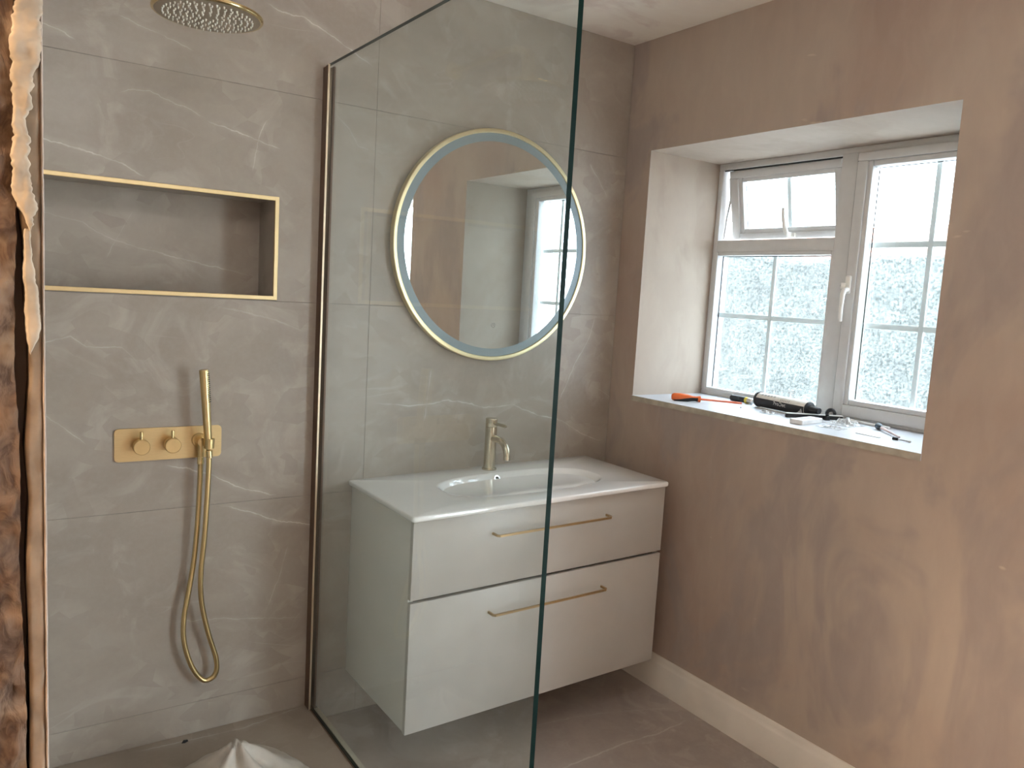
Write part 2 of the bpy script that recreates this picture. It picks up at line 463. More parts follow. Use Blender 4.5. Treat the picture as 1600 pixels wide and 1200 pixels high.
def add_tube(bm, pts, radii, n=16, caps=True, mi=0, smooth_frames=True):
    pts = [Vector(p) for p in pts]
    if not isinstance(radii, (list, tuple)): radii = [radii] * len(pts)
    u, v = None, None
    rings = []
    for i, p in enumerate(pts):
        d = (pts[min(i + 1, len(pts) - 1)] - pts[max(i - 1, 0)])
        if u is None: u, v = frame_of(d)
        else:
            d = d.normalized()
            u = (u - d * u.dot(d)).normalized(); v = d.cross(u)
        rings.append([bm.verts.new(p + radii[i] * (math.cos(2 * math.pi * k / n) * u + math.sin(2 * math.pi * k / n) * v)) for k in range(n)])
    for a, b in zip(rings, rings[1:]):
        for k in range(n):
            f = bm.faces.new((a[k], a[(k + 1) % n], b[(k + 1) % n], b[k])); f.material_index = mi
    if caps:
        f = bm.faces.new(rings[0][::-1]); f.material_index = mi
        f = bm.faces.new(rings[-1]); f.material_index = mi
    return rings

def tube(name, pts, radii, mat, parent=None, n=16, xf=None):
    bm = bmesh.new(); add_tube(bm, pts, radii, n)
    return autosmooth(from_bm(name, bm, mat, parent, xf=xf), 40)

def lathe(name, prof, axis_p, axis_d, mat, parent=None, n=32, ang=30):
    """prof: (distance along axis, radius) list"""
    p0, d = Vector(axis_p), Vector(axis_d).normalized()
    u, v = frame_of(d)
    bm = bmesh.new(); rings = []
    for h, r in prof:
        if r < 1e-6: rings.append([bm.verts.new(p0 + d * h)])
        else: rings.append([bm.verts.new(p0 + d * h + r * (math.cos(2 * math.pi * k / n) * u + math.sin(2 * math.pi * k / n) * v)) for k in range(n)])
    for a, b in zip(rings, rings[1:]):
        for k in range(n):
            k2 = (k + 1) % n
            if len(a) == 1 and len(b) == 1: continue
            if len(a) == 1: bm.faces.new((a[0], b[k2], b[k]))
            elif len(b) == 1: bm.faces.new((a[k], a[k2], b[0]))
            else: bm.faces.new((a[k], a[k2], b[k2], b[k]))
    return autosmooth(from_bm(name, bm, mat, parent), ang)

def extrude_poly(name, poly, to3, depth_vec, mat, parent=None, bev=0.0):
    bm = bmesh.new()
    a = [bm.verts.new(to3(p)) for p in poly]
    b = [bm.verts.new(Vector(to3(p)) + Vector(depth_vec)) for p in poly]
    bm.faces.new(a); bm.faces.new(b[::-1])
    for i in range(len(poly)):
        j = (i + 1) % len(poly)
        bm.faces.new((a[i], b[i], b[j], a[j]))
    if bev: bmesh.ops.bevel(bm, geom=list(bm.edges), offset=bev, segments=2, affect='EDGES')
    return autosmooth(from_bm(name, bm, mat, parent))

def catmull(pts, n=8):
    P = [Vector(p) for p in pts]
    P = [2 * P[0] - P[1]] + P + [2 * P[-1] - P[-2]]
    out = []
    for i in range(1, len(P) - 2):
        for k in range(n):
            t = k / n
            a, b, c, d = P[i - 1], P[i], P[i + 1], P[i + 2]
            out.append(0.5 * ((2 * b) + (c - a) * t + (2 * a - 5 * b + 4 * c - d) * t * t + (3 * b - a - 3 * c + d) * t ** 3))
    out.append(P[-2])
    return out

def empty(name, loc=(0, 0, 0)):
    o = bpy.data.objects.new(name, None)
    o.empty_display_size = 0.05
    o.location = loc
    COL.objects.link(o)
    return o

def tag(o, label=None, cat=None, group=None, kind=None):
    if label: o['label'] = label
    if cat: o['category'] = cat
    if group: o['group'] = group
    if kind: o['kind'] = kind
    return o

def struct(o, label, cat='structure'):
    return tag(o, label, cat, None, 'structure')

def rooted(root, loc):
    """place a thing's Empty at its base; its parts were built in world coordinates"""
    root.location = loc
    for c in root.children: c.matrix_parent_inverse = Matrix.Translation(-Vector(loc))
    return root

# ================================================================== THE ROOM
# ---- back wall: substrate with a niche, and large stone tiles on it
N_X1, N_Z0, N_Z1, N_D = -1.469, 1.5013, 1.8323, 0.18
N_X0 = -2.21
T = 0.002       # tiles stand this proud of the grout
ROWS = [0.0, 0.174, 0.836, 1.498, 2.160, CEIL]
bm = bmesh.new()
add_box(bm, (-2.60, T, -0.1), (N_X0, 0.30, CEIL))
add_box(bm, (N_X1, T, -0.1), (0.52, 0.30, CEIL))
add_box(bm, (N_X0, T, -0.1), (N_X1, 0.30, N_Z0))
add_box(bm, (N_X0, T, N_Z1), (N_X1, 0.30, CEIL))
add_box(bm, (N_X0, N_D + T, N_Z0), (N_X1, 0.30, N_Z1))
wall_back = struct(from_bm('wall_back', bm, 'grout'), 'large grey-brown stone-effect tiled wall with white veins behind shower and basin', 'wall')
J = 0.0006
def tile_box(x0, x1, z0, z1):
    box('tile', (x0 + J, 0, z0 + J), (x1 - J, T, z1 - J), tile_stone(x0, x1, z0, z1), wall_back, 0.0006, 1)
XJ = -1.1422
for c0, c1 in ((XL, XJ), (XJ, 0.0)):
    for z0, z1 in zip(ROWS, ROWS[1:]):
        if c0 == XL and z0 == 1.498:      # the tile cut around the niche (its foot sits on the niche's lower lip)
            bm = bmesh.new()
            add_box(bm, (c0 + J, 0, z0 + J), (N_X0, T, z1 - J))
            add_box(bm, (N_X1, 0, z0 + J), (c1 - J, T, z1 - J))
            add_box(bm, (N_X0, 0, N_Z1), (N_X1, T, z1 - J))
            from_bm('tile', bm, tile_stone(c0, c1, z0, z1), wall_back)
        else:
            tile_box(c0, c1, z0, z1)
# niche lining
box('niche_tile', (N_X0, N_D, N_Z0), (N_X1, N_D + T, N_Z1), 'niche_tile', wall_back)
box('niche_tile', (N_X1 - 0.008, 0.002, N_Z0 + 0.008), (N_X1, N_D, N_Z1 - 0.008), 'niche_tile', wall_back)
box('niche_tile', (N_X0, 0.002, N_Z0 + 0.008), (N_X0 + 0.008, N_D, N_Z1 - 0.008), 'niche_tile', wall_back)
box('niche_tile', (N_X0, 0.002, N_Z0), (N_X1, N_D, N_Z0 + 0.008), 'niche_tile', wall_back)
box('niche_tile', (N_X0, 0.002, N_Z1 - 0.008), (N_X1, N_D, N_Z1), 'niche_tile', wall_back)
# satin brass edge trim, one strip for each side, mitred by overlap
W_T = 0.013
for lo, hi in (((N_X0, -0.003, N_Z1 - W_T), (N_X1, 0.006, N_Z1)), ((N_X0, -0.003, N_Z0), (N_X1, 0.006, N_Z0 + W_T)),
               ((N_X1 - W_T, -0.0035, N_Z0), (N_X1, 0.006, N_Z1))):
    tag(box('niche_trim', lo, hi, 'brass_trim', wall_back, 0.001, 1), 'satin brass edge strip of the niche')

# ---- right wall with two recessed windows
def wall_with_openings(name, openings, x0, x1, ya, yb, za, zb):
    bm = bmesh.new()
    ys = sorted(set([ya, yb] + [o[0] for o in openings] + [o[1] for o in openings]))
    for y0, y1 in zip(ys, ys[1:]):
        op = [o for o in openings if o[0] <= y0 + 1e-6 and o[1] >= y1 - 1e-6]
        if op:
            add_box(bm, (x0, y0, za), (x1, y1, op[0][2])); add_box(bm, (x0, y0, op[0][3]), (x1, y1, zb))
        else:
            add_box(bm, (x0, y0, za), (x1, y1, zb))
    bmesh.ops.remove_doubles(bm, verts=bm.verts, dist=1e-5)
    # drop doubled internal faces
    seen = {}
    for f in list(bm.faces):
        k = tuple(round(c, 4) for c in f.calc_center_median())
        seen.setdefault(k, []).append(f)
    for fs in seen.values():
        if len(fs) > 1: bmesh.ops.delete(bm, geom=fs, context='FACES_ONLY')
    bmesh.ops.recalc_face_normals(bm, faces=bm.faces)
    for f in bm.faces:
        c = f.calc_center_median(); nrm = f.normal
        for o in openings:
            inside = o[0] - 1e-4 <= c.y <= o[1] + 1e-4 and o[2] - 1e-4 <= c.z <= o[3] + 1e-4
            if inside and abs(nrm.x) < 0.5: f.material_index = 1
    return bm
W2Y0, W2Y1, W2Z0, W2F = -2.035, -3.75, 0.06, 0.06
SILL_T = 0.022
bm = wall_with_openings('wall_right', [(WY1, WY0, WZ0 - SILL_T, WZ1), (W2Y1, W2Y0, W2Z0 - SILL_T, WZ1)], 0.0, 0.52, YR - 0.2, 0.0, -0.02, CEIL)
wall_right = struct(from_bm('wall_right', bm, ['plaster', 'plaster_reveal']), 'bare pinkish-brown plaster wall with a deep window recess', 'wall')

# ---- rear wall, ceiling, floors
struct(box('wall_rear', (-2.5, YR - 0.15, -0.02), (0.0, YR, CEIL), 'plaster'), 'bare plaster wall behind the viewpoint', 'wall')
struct(box('ceiling', (-3.9, -4.1, CEIL), (0.52, 0.30, CEIL + 0.1), 'ceiling'), 'freshly skimmed pale pink plaster ceiling', 'ceiling')
floor = struct(box('floor', (-3.9, -4.1, -0.10), (0.0, T, -0.010), 'grout'), 'grey-brown stone-effect tiled bathroom floor with pale veins', 'floor')
for x0, x1 in ((-2.5, XG), (XG, 0.0)):
    for y0, y1 in ((-1.30, 0.0), (-2.6, -1.30), (-3.9, -2.6)):
        if x0 < -2.0 and y1 == 0.0: continue
        box('tile', (x0 + J, y0 + J, -0.010), (x1 - J, y1 - J, 0.0), 'floor_tile', floor, 0.0006, 1)
tray = struct(box('floor_shower', (XL, -1.42, -0.01), (XG + 0.024, 0.0, TRAY), 'tray', None, 0.002, 1), 'raised stone-effect shower floor on the left of the glass screen', 'floor')

# ---- left wall with a doorway; its broken end is the near jamb on the left of the picture
DY0, DY1, DZ = -1.75, -2.78, 2.03
bm = bmesh.new()
add_box(bm, (-2.56, DY0 + 0.045, -0.02), (XL, 0.0, CEIL))
add_box(bm, (-2.56, YR - 0.2, -0.02), (XL, DY1, CEIL))
add_box(bm, (-2.56, DY1, DZ), (XL, DY0 + 0.045, CEIL))
wall_left = struct(from_bm('wall_left', bm, 'plaster'), 'broken end of a masonry and plasterboard wall beside the doorway', 'wall')
for z0, z1 in zip(ROWS, ROWS[1:]):
    box('tile', (XL - 0.002, DY0 + 0.06, z0 + J), (XL + 0.0005, -J, z1 - J), 'tile', wall_left)
def lerp_tab(tab, z):
    tab = sorted((b, a) for a, b in tab)
    if z <= tab[0][0]: return tab[0][1]
    for (z0, x0), (z1, x1) in zip(tab, tab[1:]):
        if z <= z1: return x0 + (x1 - x0) * (z - z0) / max(1e-6, z1 - z0)
    return tab[-1][1]
GAP_L = [(-2.2575, 1.66), (-2.257, 1.631), (-2.258, 1.587), (-2.259, 1.547), (-2.26, 1.501), (-2.26, 1.461), (-2.258, 1.431), (-2.2575, 1.402), (-2.257, 1.354), (-2.258, 1.311), (-2.2585, 1.281), (-2.257, 1.249), (-2.256, 1.218), (-2.254, 1.154), (-2.255, 1.089)]
GAP_R = [(-2.2565, 1.66), (-2.256, 1.631), (-2.252, 1.587), (-2.252, 1.547), (-2.249, 1.502), (-2.249, 1.461), (-2.251, 1.431), (-2.253, 1.402), (-2.250, 1.353), (-2.252, 1.311), (-2.253, 1.28), (-2.252, 1.249), (-2.2515, 1.217), (-2.251, 1.153), (-2.252, 1.088)]
def ragged(name, fl, fr, z0, z1, yfront, yback, mat, nz, nx, rough, parent, seed, edge=0.0012):
    """an upright slab whose front is uneven and whose two sides follow fl(z) and fr(z)"""
    bm = bmesh.new(); rows = []
    for i in range(nz + 1):
        z = z0 + (z1 - z0) * i / nz
        jl = (mnoise.noise((seed, z * 90, 1.3)) + 0.7 * mnoise.noise((seed, z * 310, 4.1))) * edge
        jr = (mnoise.noise((seed, z * 110, 7.7)) + 0.8 * mnoise.noise((seed, z * 340, 9.2))) * edge
        a, b = fl(z) + jl, fr(z) + jr
        row = [bm.verts.new((a, yback, z))]
        for k in range(nx + 1):
            t = k / nx
            x = a + (b - a) * t
            h = rough * (mnoise.fractal((x * 60 + seed, z * 45, seed), 1.0, 2.0, 4))
            rim = 0.002 * (abs(2 * t - 1) ** 6)
            row.append(bm.verts.new((x, yfront - h + rim, z)))
        row.append(bm.verts.new((b, yback, z)))
        rows.append(row)
    for r0, r1 in zip(rows, rows[1:]):
        for k in range(len(r0) - 1):
            bm.faces.new((r0[k], r0[k + 1], r1[k + 1], r1[k]))
    for r in (rows[0], rows[-1]): bm.faces.new(r)
    return autosmooth(from_bm(name, bm, mat, parent), 50)
tag(ragged('masonry', lambda z: -2.56, lambda z: lerp_tab(GAP_L, z), -0.02, DZ, DY0 - 0.004, DY0 + 0.05, 'masonry', 420, 60, 0.006, wall_left, 3.1), 'crumbling brown masonry edge')
tag(ragged('board_edge', lambda z: lerp_tab(GAP_R, z), lambda z: XL - 0.0022, -0.02, DZ, DY0, DY0 + 0.05, 'board', 420, 8, 0.0012, wall_left, 8.2, 0.0004), 'tan plasterboard edge')
ragged('skim_edge', lambda z: XL - 0.0022, lambda z: XL, -0.02, DZ, DY0 - 0.001, DY0 + 0.05, 'skim', 200, 3, 0.0005, wall_left, 5.5, 0.0003)
SM_L = [(-2.254, 1.86), (-2.256, 1.793), (-2.26, 1.775), (-2.261, 1.76), (-2.26, 1.739), (-2.26, 1.702), (-2.259, 1.683), (-2.261, 1.653), (-2.26, 1.642), (-2.259, 1.631), (-2.257, 1.62), (-2.252, 1.612), (-2.249, 1.604), (-2.248, 1.598)]
SM_R = [(-2.238, 1.86), (-2.237, 1.798), (-2.237, 1.766), (-2.239, 1.744), (-2.243, 1.734), (-2.245, 1.704), (-2.248, 1.698), (-2.249, 1.685), (-2.247, 1.678), (-2.247, 1.644), (-2.244, 1.633), (-2.24, 1.622), (-2.244, 1.613), (-2.2445, 1.605), (-2.247, 1.598)]
S2_L = [(-2.251, 1.60), (-2.252, 1.593), (-2.253, 1.567), (-2.252, 1.547), (-2.252, 1.527), (-2.251, 1.513), (-2.25, 1.501), (-2.2482, 1.488)]
S2_R = [(-2.247, 1.60), (-2.246, 1.593), (-2.245, 1.568), (-2.242, 1.548), (-2.24, 1.528), (-2.239, 1.513), (-2.242, 1.502), (-2.2478, 1.488)]
tag(ragged('plaster_smear', lambda z: lerp_tab(SM_L, z), lambda z: lerp_tab(SM_R, z), 1.598, DZ, DY0 - 0.009, DY0 + 0.02, 'smear', 420, 14, 0.0020, wall_left, 1.4, 0.0022), 'cream plaster smeared over the gap')
tag(ragged('plaster_smear', lambda z: lerp_tab(S2_L, z), lambda z: lerp_tab(S2_R, z), 1.488, 1.60, DY0 - 0.006, DY0 + 0.02, 'smear', 70, 8, 0.0012, wall_left, 4.4, 0.0010), 'cream plaster flake on the board edge')
ragged('masonry', lambda z: lerp_tab(SM_L, z) + 0.004, lambda z: lerp_tab(SM_R, z) - 0.004, 1.64, DZ, DY0 + 0.004, DY0 + 0.05, 'board', 60, 6, 0.001, wall_left, 2.2)

# ---- hallway outside the doorway (behind the viewpoint)
struct(box('wall_hall', (-3.9, -3.4, -0.02), (-3.75, -0.6, CEIL), 'plain'), 'plain hallway wall opposite the bathroom doorway', 'wall')
struct(box('wall_hall_end', (-3.75, -0.75, -0.02), (-2.56, -0.6, CEIL), 'plain'), 'plain end wall of the hallway', 'wall')
struct(box('wall_hall_near', (-3.75, -3.4, -0.02), (-2.56, -3.25, CEIL), 'plain'), 'plain near end wall of the hallway behind the viewpoint', 'wall')
lamp = empty('pendant_lamp')
tube('cord', [(-3.40, -1.97, CEIL), (-3.40, -1.97, 2.53)], 0.003, 'white_plastic', lamp, 8)
lathe('lamp_holder', [(0, 0.0), (0, 0.02), (0.05, 0.018), (0.055, 0.0)], (-3.40, -1.97, 2.50), (0, 0, 1), 'white_plastic', lamp, 16)
tb = NT('warm_bulb_glow')
em = tb.n('ShaderNodeEmission'); em.inputs[0].default_value = (1, 0.72, 0.42, 1); em.inputs[1].default_value = HALL * 0.2
M['bulb'] = tb.finish(em.outputs[0])
lathe('bulb', [(0.0, 0.0), (0.004, 0.016), (0.02, 0.03), (0.045, 0.034), (0.07, 0.022), (0.09, 0.014), (0.095, 0.0)], (-3.40, -1.97, 2.41), (0, 0, 1), 'bulb', lamp, 20)
ld = bpy.data.lights.new('bulb_light', 'POINT'); ld.energy = HALL; ld.color = (1, 0.76, 0.52); ld.shadow_soft_size = 0.11
lo_ = bpy.data.objects.new('bulb_light', ld); COL.objects.link(lo_); lo_.location = (-3.40, -1.97, 2.38); lo_.parent = lamp
tag(lamp, 'bare warm bulb hanging in the hallway behind the viewpoint', 'lamp')

# ---- opal globe added as fill light, above the doorway side of the shower (out of the frame)
cl = empty('fill_globe')
CLX, CLY, CLZ = -1.90, -1.60, 2.40
lathe('ceiling_rose', [(0, 0.0), (0, 0.05), (0.018, 0.045), (0.026, 0.012), (0.026, 0.0)], (CLX, CLY, CEIL), (0, 0, -1), 'white_plastic', cl, 32)
tube('cord', [(CLX, CLY, CEIL - 0.02), (CLX, CLY, CLZ + 0.115)], 0.004, 'white_plastic', cl, 8)
lathe('lamp_holder', [(0, 0.0), (0, 0.035), (0.03, 0.03), (0.04, 0.012), (0.04, 0)], (CLX, CLY, CLZ + 0.095), (0, 0, 1), 'white_plastic', cl, 24)
tl_ = NT('fill_globe_glow')
em = tl_.n('ShaderNodeEmission'); em.inputs[0].default_value = (1, 0.975, 0.95, 1); em.inputs[1].default_value = FILL
M['globe'] = tl_.finish(em.outputs[0])
lathe('globe', [(0.11 - 0.11 * math.cos(math.pi * k / 16), 0.11 * math.sin(math.pi * k / 16)) for k in range(17)], (CLX, CLY, CLZ - 0.11), (0, 0, 1), 'globe', cl, 32, 60)
rooted(cl, (CLX, CLY, CEIL))
tag(cl, 'added opal fill globe, unseen, hanging from the ceiling near the doorway', 'pendant lamp')

# ---- skirting board along the right wall
prof = [(0, 0), (-0.018, 0), (-0.018, 0.098), (-0.0165, 0.102), (-0.0165, 0.107), (-0.0145, 0.113), (-0.0105, 0.119), (-0.010, 0.127), (-0.0075, 0.134), (-0.006, 0.139), (0, 0.140)]
sk = extrude_poly('baseboard_right', prof, lambda p: Vector((p[0], 0.0, p[1])), (0, YR, 0), 'skirting')
struct(sk, 'white moulded skirting board along the plaster wall under the window', 'skirting')

# ---- garden seen blurred through the obscured glass
struct(box('ground', (0.6, -14, -0.6), (24, 22, -0.5), 'lawn'), 'pale paved ground outside the obscured window', 'ground')
def rough_block(name, lo, hi, mat, amp, cell):
    bm = bmesh.new(); add_box(bm, lo, hi)
    bmesh.ops.subdivide_edges(bm, edges=bm.edges, cuts=9, use_grid_fill=True)
    for v in bm.verts: v.co += amp * mnoise.noise_vector(v.co * cell)
    return from_bm(name, bm, mat, None, True)
tag(rough_block('hedge', (8.0, 0.0, -0.55), (9.2, 10.5, 2.35), 'hedge', 0.30, 1.6), 'dark green hedge blurred just beyond the obscured window', 'hedge')
tag(box('garden_wall', (13.5, 0, -0.55), (13.8, 22, 3.4), 'brick', None, 0.02), 'reddish brick wall blurred beyond the hedge', 'wall')

# ================================================================== WINDOWS
def build_window(root, y0, y1, detailed):
    """y0 near the back wall, y1 further from it"""
    D = WF + 0.07
    f = lambda n, lo, hi, m='upvc', p=root, b=0.003: box(n, lo, hi, m, p, b, 2)
    mull0, mull1 = -0.742, -0.808
    if not detailed:      # tall clear-glazed light
        z0, fx, D = W2Z0, W2F, W2F + 0.07
        f('frame_head', (fx, y1, 2.130), (D, y0, WZ1)); f('frame_foot', (fx, y1, z0), (D, y0, z0 + 0.05))
        f('frame_jamb', (fx, y0, z0 + 0.05), (D, y0 - 0.05, 2.130)); f('frame_jamb', (fx, y1, z0 + 0.05), (D, y1 + 0.05, 2.130))
        ym = (y0 + y1) / 2
        f('mullion', (fx, ym - 0.03, z0 + 0.05), (D, ym + 0.03, 2.130))
        for a, b in ((y0 - 0.05, ym + 0.03), (ym - 0.03, y1 + 0.05)):
            box('pane', (fx + 0.035, b, z0 + 0.05), (fx + 0.041, a, 2.130), 'window_clear', root)
        return
    # outer frame
    f('frame_head', (WF, y1, 2.150), (D, y0, WZ1))
    f('frame_foot', (WF, y1, WZ0), (D, y0, WZ0 + 0.018))
    f('frame_jamb', (WF, y0, WZ0 + 0.018), (D, y0 - 0.024, 2.150))
    f('frame_jamb', (WF, y1, WZ0 + 0.018), (D, y1 + 0.066, 2.150))
    f('mullion', (WF - 0.002, mull1, WZ0 + 0.018), (D, mull0, 2.158))
    f('transom', (WF - 0.001, mull0, 1.800), (D, y0 - 0.024, 1.850))
    # fixed lower left light: glazing beads around the pane
    gy0, gy1, gz0, gz1 = -0.178, -0.735, 1.206, 1.784
    XPn = WF + 0.034
    for lo, hi in (((WF - 0.003, gy0, 1.191), (XPn, y0 - 0.022, 1.800)), ((WF - 0.003, mull0 - 0.002, 1.191), (XPn, gy1, 1.800)),
                   ((WF - 0.003, gy1, gz1), (XPn, gy0, 1.802)), ((WF - 0.003, gy1, 1.189), (XPn, gy0, gz0))):
        f('glazing_bead', lo, hi, 'upvc', root, 0.004)
    for lo, hi in (((XPn - 0.002, gy0, gz0), (XPn, gy0 - 0.004, gz1)), ((XPn - 0.002, gy1, gz1 - 0.003), (XPn, gy0, gz1))):
        box('gasket', lo, hi, 'gasket', root)
    box('pane', (XPn, gy1 - 0.01, gz0 - 0.01), (XPn + 0.006, gy0 + 0.01, gz1 + 0.01), 'window_clear', root)
    gb = XPn + 0.010
    box('glazing_bar', (gb, -0.4455 + 0.009, gz0 - 0.01), (gb + 0.008, -0.4455 - 0.009, gz1 + 0.01), 'glazing_bar', root, 0.001)
    box('glazing_bar', (gb + 0.001, gy1 - 0.01, 1.527 - 0.010), (gb + 0.007, gy0 + 0.01, 1.527 + 0.010), 'glazing_bar', root, 0.001)
    box('pane', (gb + 0.016, gy1 - 0.01, gz0 - 0.01), (gb + 0.020, gy0 + 0.01, gz1 + 0.01), 'obscure', root)
    # side sash (closed casement) standing a little proud
    sx = WF - 0.016
    sy0, sy1, sz0, sz1 = -0.816, -1.312, 1.186, 2.151
    ry0, ry1, rz0, rz1 = -0.874, -1.246, 1.248, 2.100
    sash = f('side_sash', (sx, sy1, sz1 - 0.030), (WF + 0.05, sy0, sz1))
    sash['label'] = 'white casement sash of the window'
    f('stile', (sx, sy0 - 0.040, sz0), (WF + 0.05, sy0, sz1 - 0.030), 'upvc', sash); f('stile', (sx, sy1, sz0), (WF + 0.05, sy1 + 0.040, sz1 - 0.030), 'upvc', sash)
    f('rail', (sx, sy1 + 0.040, sz0), (WF + 0.05, sy0 - 0.040, sz0 + 0.042), 'upvc', sash)
    for lo, hi in (((sx + 0.008, ry0, rz0 - 0.02), (XPn, sy0 - 0.038, rz1 + 0.021)), ((sx + 0.008, sy1 + 0.038, rz0 - 0.02), (XPn, ry1, rz1 + 0.021)),
                   ((sx + 0.008, ry1, rz1), (XPn, ry0, rz1 + 0.021)), ((sx + 0.008, ry1, rz0 - 0.020), (XPn, ry0, rz0))):
        f('glazing_bead', lo, hi, 'upvc', sash, 0.005)
    for lo, hi in (((XPn - 0.002, ry0, rz0), (XPn, ry0 - 0.004, rz1)), ((XPn - 0.002, ry1, rz1 - 0.003), (XPn, ry0, rz1))):
        box('gasket', lo, hi, 'gasket', sash)
    box('gasket', (WF - 0.004, mull1 - 0.001, sz0), (WF + 0.002, sy0, sz1), 'gasket', root)
    box('pane', (XPn, ry1 - 0.01, rz0 - 0.01), (XPn + 0.006, ry0 + 0.01, rz1 + 0.01), 'window_clear', sash)
    box('pane', (gb + 0.016, ry1 - 0.01, rz0 - 0.01), (gb + 0.020, ry0 + 0.01, rz1 + 0.01), 'obscure', sash)
    box('glazing_bar', (gb, -1.088 + 0.009, rz0 - 0.01), (gb + 0.008, -1.088 - 0.009, rz1 + 0.01), 'glazing_bar', sash, 0.001)
    for z in (1.526, 1.822):
        box('glazing_bar', (gb + 0.001, ry1 - 0.01, z - 0.010), (gb + 0.007, ry0 + 0.01, z + 0.010), 'glazing_bar', sash, 0.001)
    # handle of the side sash
    hnd = box('handle', (sx - 0.012, -0.822, 1.640), (sx, -0.844, 1.706), 'upvc_handle', sash, 0.005, 3)
    lathe('handle_button', [(0, 0), (0, 0.011), (0.016, 0.011), (0.016, 0.006), (0.013, 0.006), (0.013, 0)], (sx - 0.010, -0.826, 1.668), (-0.55, 0.84, 0), 'upvc_handle', sash, 16)
    lathe('key_hole', [(0, 0), (0, 0.005), (0.001, 0.0)], (sx - 0.0197, -0.8112, 1.668), (-0.55, 0.84, 0), 'hole', sash, 12)
    tube('handle_lever', [(sx - 0.010, -0.834, 1.655), (sx - 0.026, -0.833, 1.652), (sx - 0.032, -0.832, 1.635), (sx - 0.030, -0.830, 1.59), (sx - 0.026, -0.828, 1.555), (sx - 0.022, -0.827, 1.536)],
         [0.010, 0.010, 0.009, 0.0075, 0.0075, 0.006], 'upvc_handle', sash, 12)
    # top-hung sash, ajar: its foot swung outwards about the head
    hinge = Vector((WF + 0.012, 0, 2.150)); ang = math.radians(11)
    def swing(co):
        d = co - hinge
        return Vector((hinge.x + d.x * math.cos(ang) - d.z * math.sin(ang), co.y, hinge.z + d.x * math.sin(ang) + d.z * math.cos(ang)))
    ty0, ty1, tz0, tz1 = -0.190, -0.728, 1.853, 2.145
    hy0, hy1, hz0, hz1 = -0.252, -0.700, 1.897, 2.094
    tx, txd = WF + 0.012, WF + 0.065
    def tb_(n, lo, hi, m='upvc', p=None, b=0.003): return box(n, lo, hi, m, p, b, 2, xf=swing)
    top = tb_('top_sash', (tx, ty1, tz1 - 0.032), (txd, ty0, tz1), 'upvc', root)
    top['label'] = 'small top-hung window sash standing ajar'
    tb_('stile', (tx, ty0 - 0.042, tz0), (txd, ty0, tz1 - 0.032), 'upvc', top); tb_('stile', (tx, ty1, tz0), (txd, ty1 + 0.030, tz1 - 0.032), 'upvc', top)
    tb_('rail', (tx, ty1 + 0.03, tz0), (txd, ty0 - 0.042, tz0 + 0.026), 'upvc', top)
    for lo, hi in (((tx + 0.008, hy0, hz0 - 0.02), (tx + 0.03, ty0 - 0.040, hz1 + 0.02)), ((tx + 0.008, ty1 + 0.028, hz0 - 0.02), (tx + 0.03, hy1, hz1 + 0.02)),
                   ((tx + 0.008, hy1, hz1), (tx + 0.03, hy0, hz1 + 0.02)), ((tx + 0.008, hy1, hz0 - 0.02), (tx + 0.03, hy0, hz0))):
        tb_('glazing_bead', lo, hi, 'upvc', top, 0.004)
    tb_('gasket', (tx + 0.028, hy0, hz0), (tx + 0.030, hy0 - 0.004, hz1), 'gasket', top, 0)
    tb_('pane', (tx + 0.03, hy1 - 0.01, hz0 - 0.01), (tx + 0.036, hy0 + 0.01, hz1 + 0.01), 'window_clear', top, 0)
    tb_('pane', (tx + 0.054, hy1 - 0.01, hz0 - 0.01), (tx + 0.058, hy0 + 0.01, hz1 + 0.01), 'obscure', top, 0)
    tb_('glazing_bar', (tx + 0.040, -0.462 + 0.009, hz0 - 0.01), (tx + 0.048, -0.462 - 0.009, hz1 + 0.01), 'glazing_bar', top, 0.001)
    bm = bmesh.new()
    add_box(bm, (tx - 0.010, -0.480, tz0 + 0.004), (tx, -0.520, tz0 + 0.022), 0.004, 2)
    add_tube(bm, [(tx - 0.006, -0.497, tz0 + 0.016), (tx - 0.026, -0.493, tz0 + 0.022), (tx - 0.034, -0.492, tz0 + 0.045), (tx - 0.040, -0.491, tz0 + 0.09), (tx - 0.036, -0.490, tz0 + 0.125)],
             [0.009, 0.010, 0.009, 0.0075, 0.006], 12)
    autosmooth(from_bm('handle', bm, 'upvc_handle', top, xf=swing), 40)
    # dark shadow gap gasket above the ajar sash, and its stay
    box('gasket', (WF + 0.006, -0.742, 2.1455), (WF + 0.012, -0.170, 2.150), 'gasket', root)
    tube('window_stay', [(WF + 0.03, -0.176, 1.858), (WF + 0.034, -0.180, 1.95), (WF + 0.045, -0.184, 2.03), (WF + 0.03, -0.182, 2.12)], [0.003, 0.004, 0.006, 0.004], 'steel', root, 8)
M['window_clear'] = clear_glass('outer_window_glass', (0.97, 0.98, 0.98), 1.0)
win1 = empty('window_1')
build_window(win1, WY0, WY1, True)
rooted(win1, (WF, (WY0 + WY1) / 2, WZ0))
struct(win1, 'white framed window with obscured panes and an ajar top light above the sill', 'window')
win2 = empty('window_2')
build_window(win2, W2Y0, W2Y1, False)
rooted(win2, (W2F, (W2Y0 + W2Y1) / 2, W2Z0))
struct(win2, 'tall white-framed glazed opening nearer the viewpoint, a bright strip in the mirror', 'window')
def sill(name, y0, y1, label, z=WZ0, xf_=WF):
    bm = bmesh.new()
    add_box(bm, (-0.006, y1 - 0.002, z - SILL_T), (xf_ + 0.03, y0 + 0.002, z), 0)
    for f in bm.faces:
        if f.normal.x < -0.5 or f.calc_center_median().x < 0: f.material_index = 1
    return struct(from_bm(name, bm, ['sill', 'sill_edge']), label, 'sill')
sill('trim_1', WY0, WY1, 'white window sill board with raw edge, littered with tools')
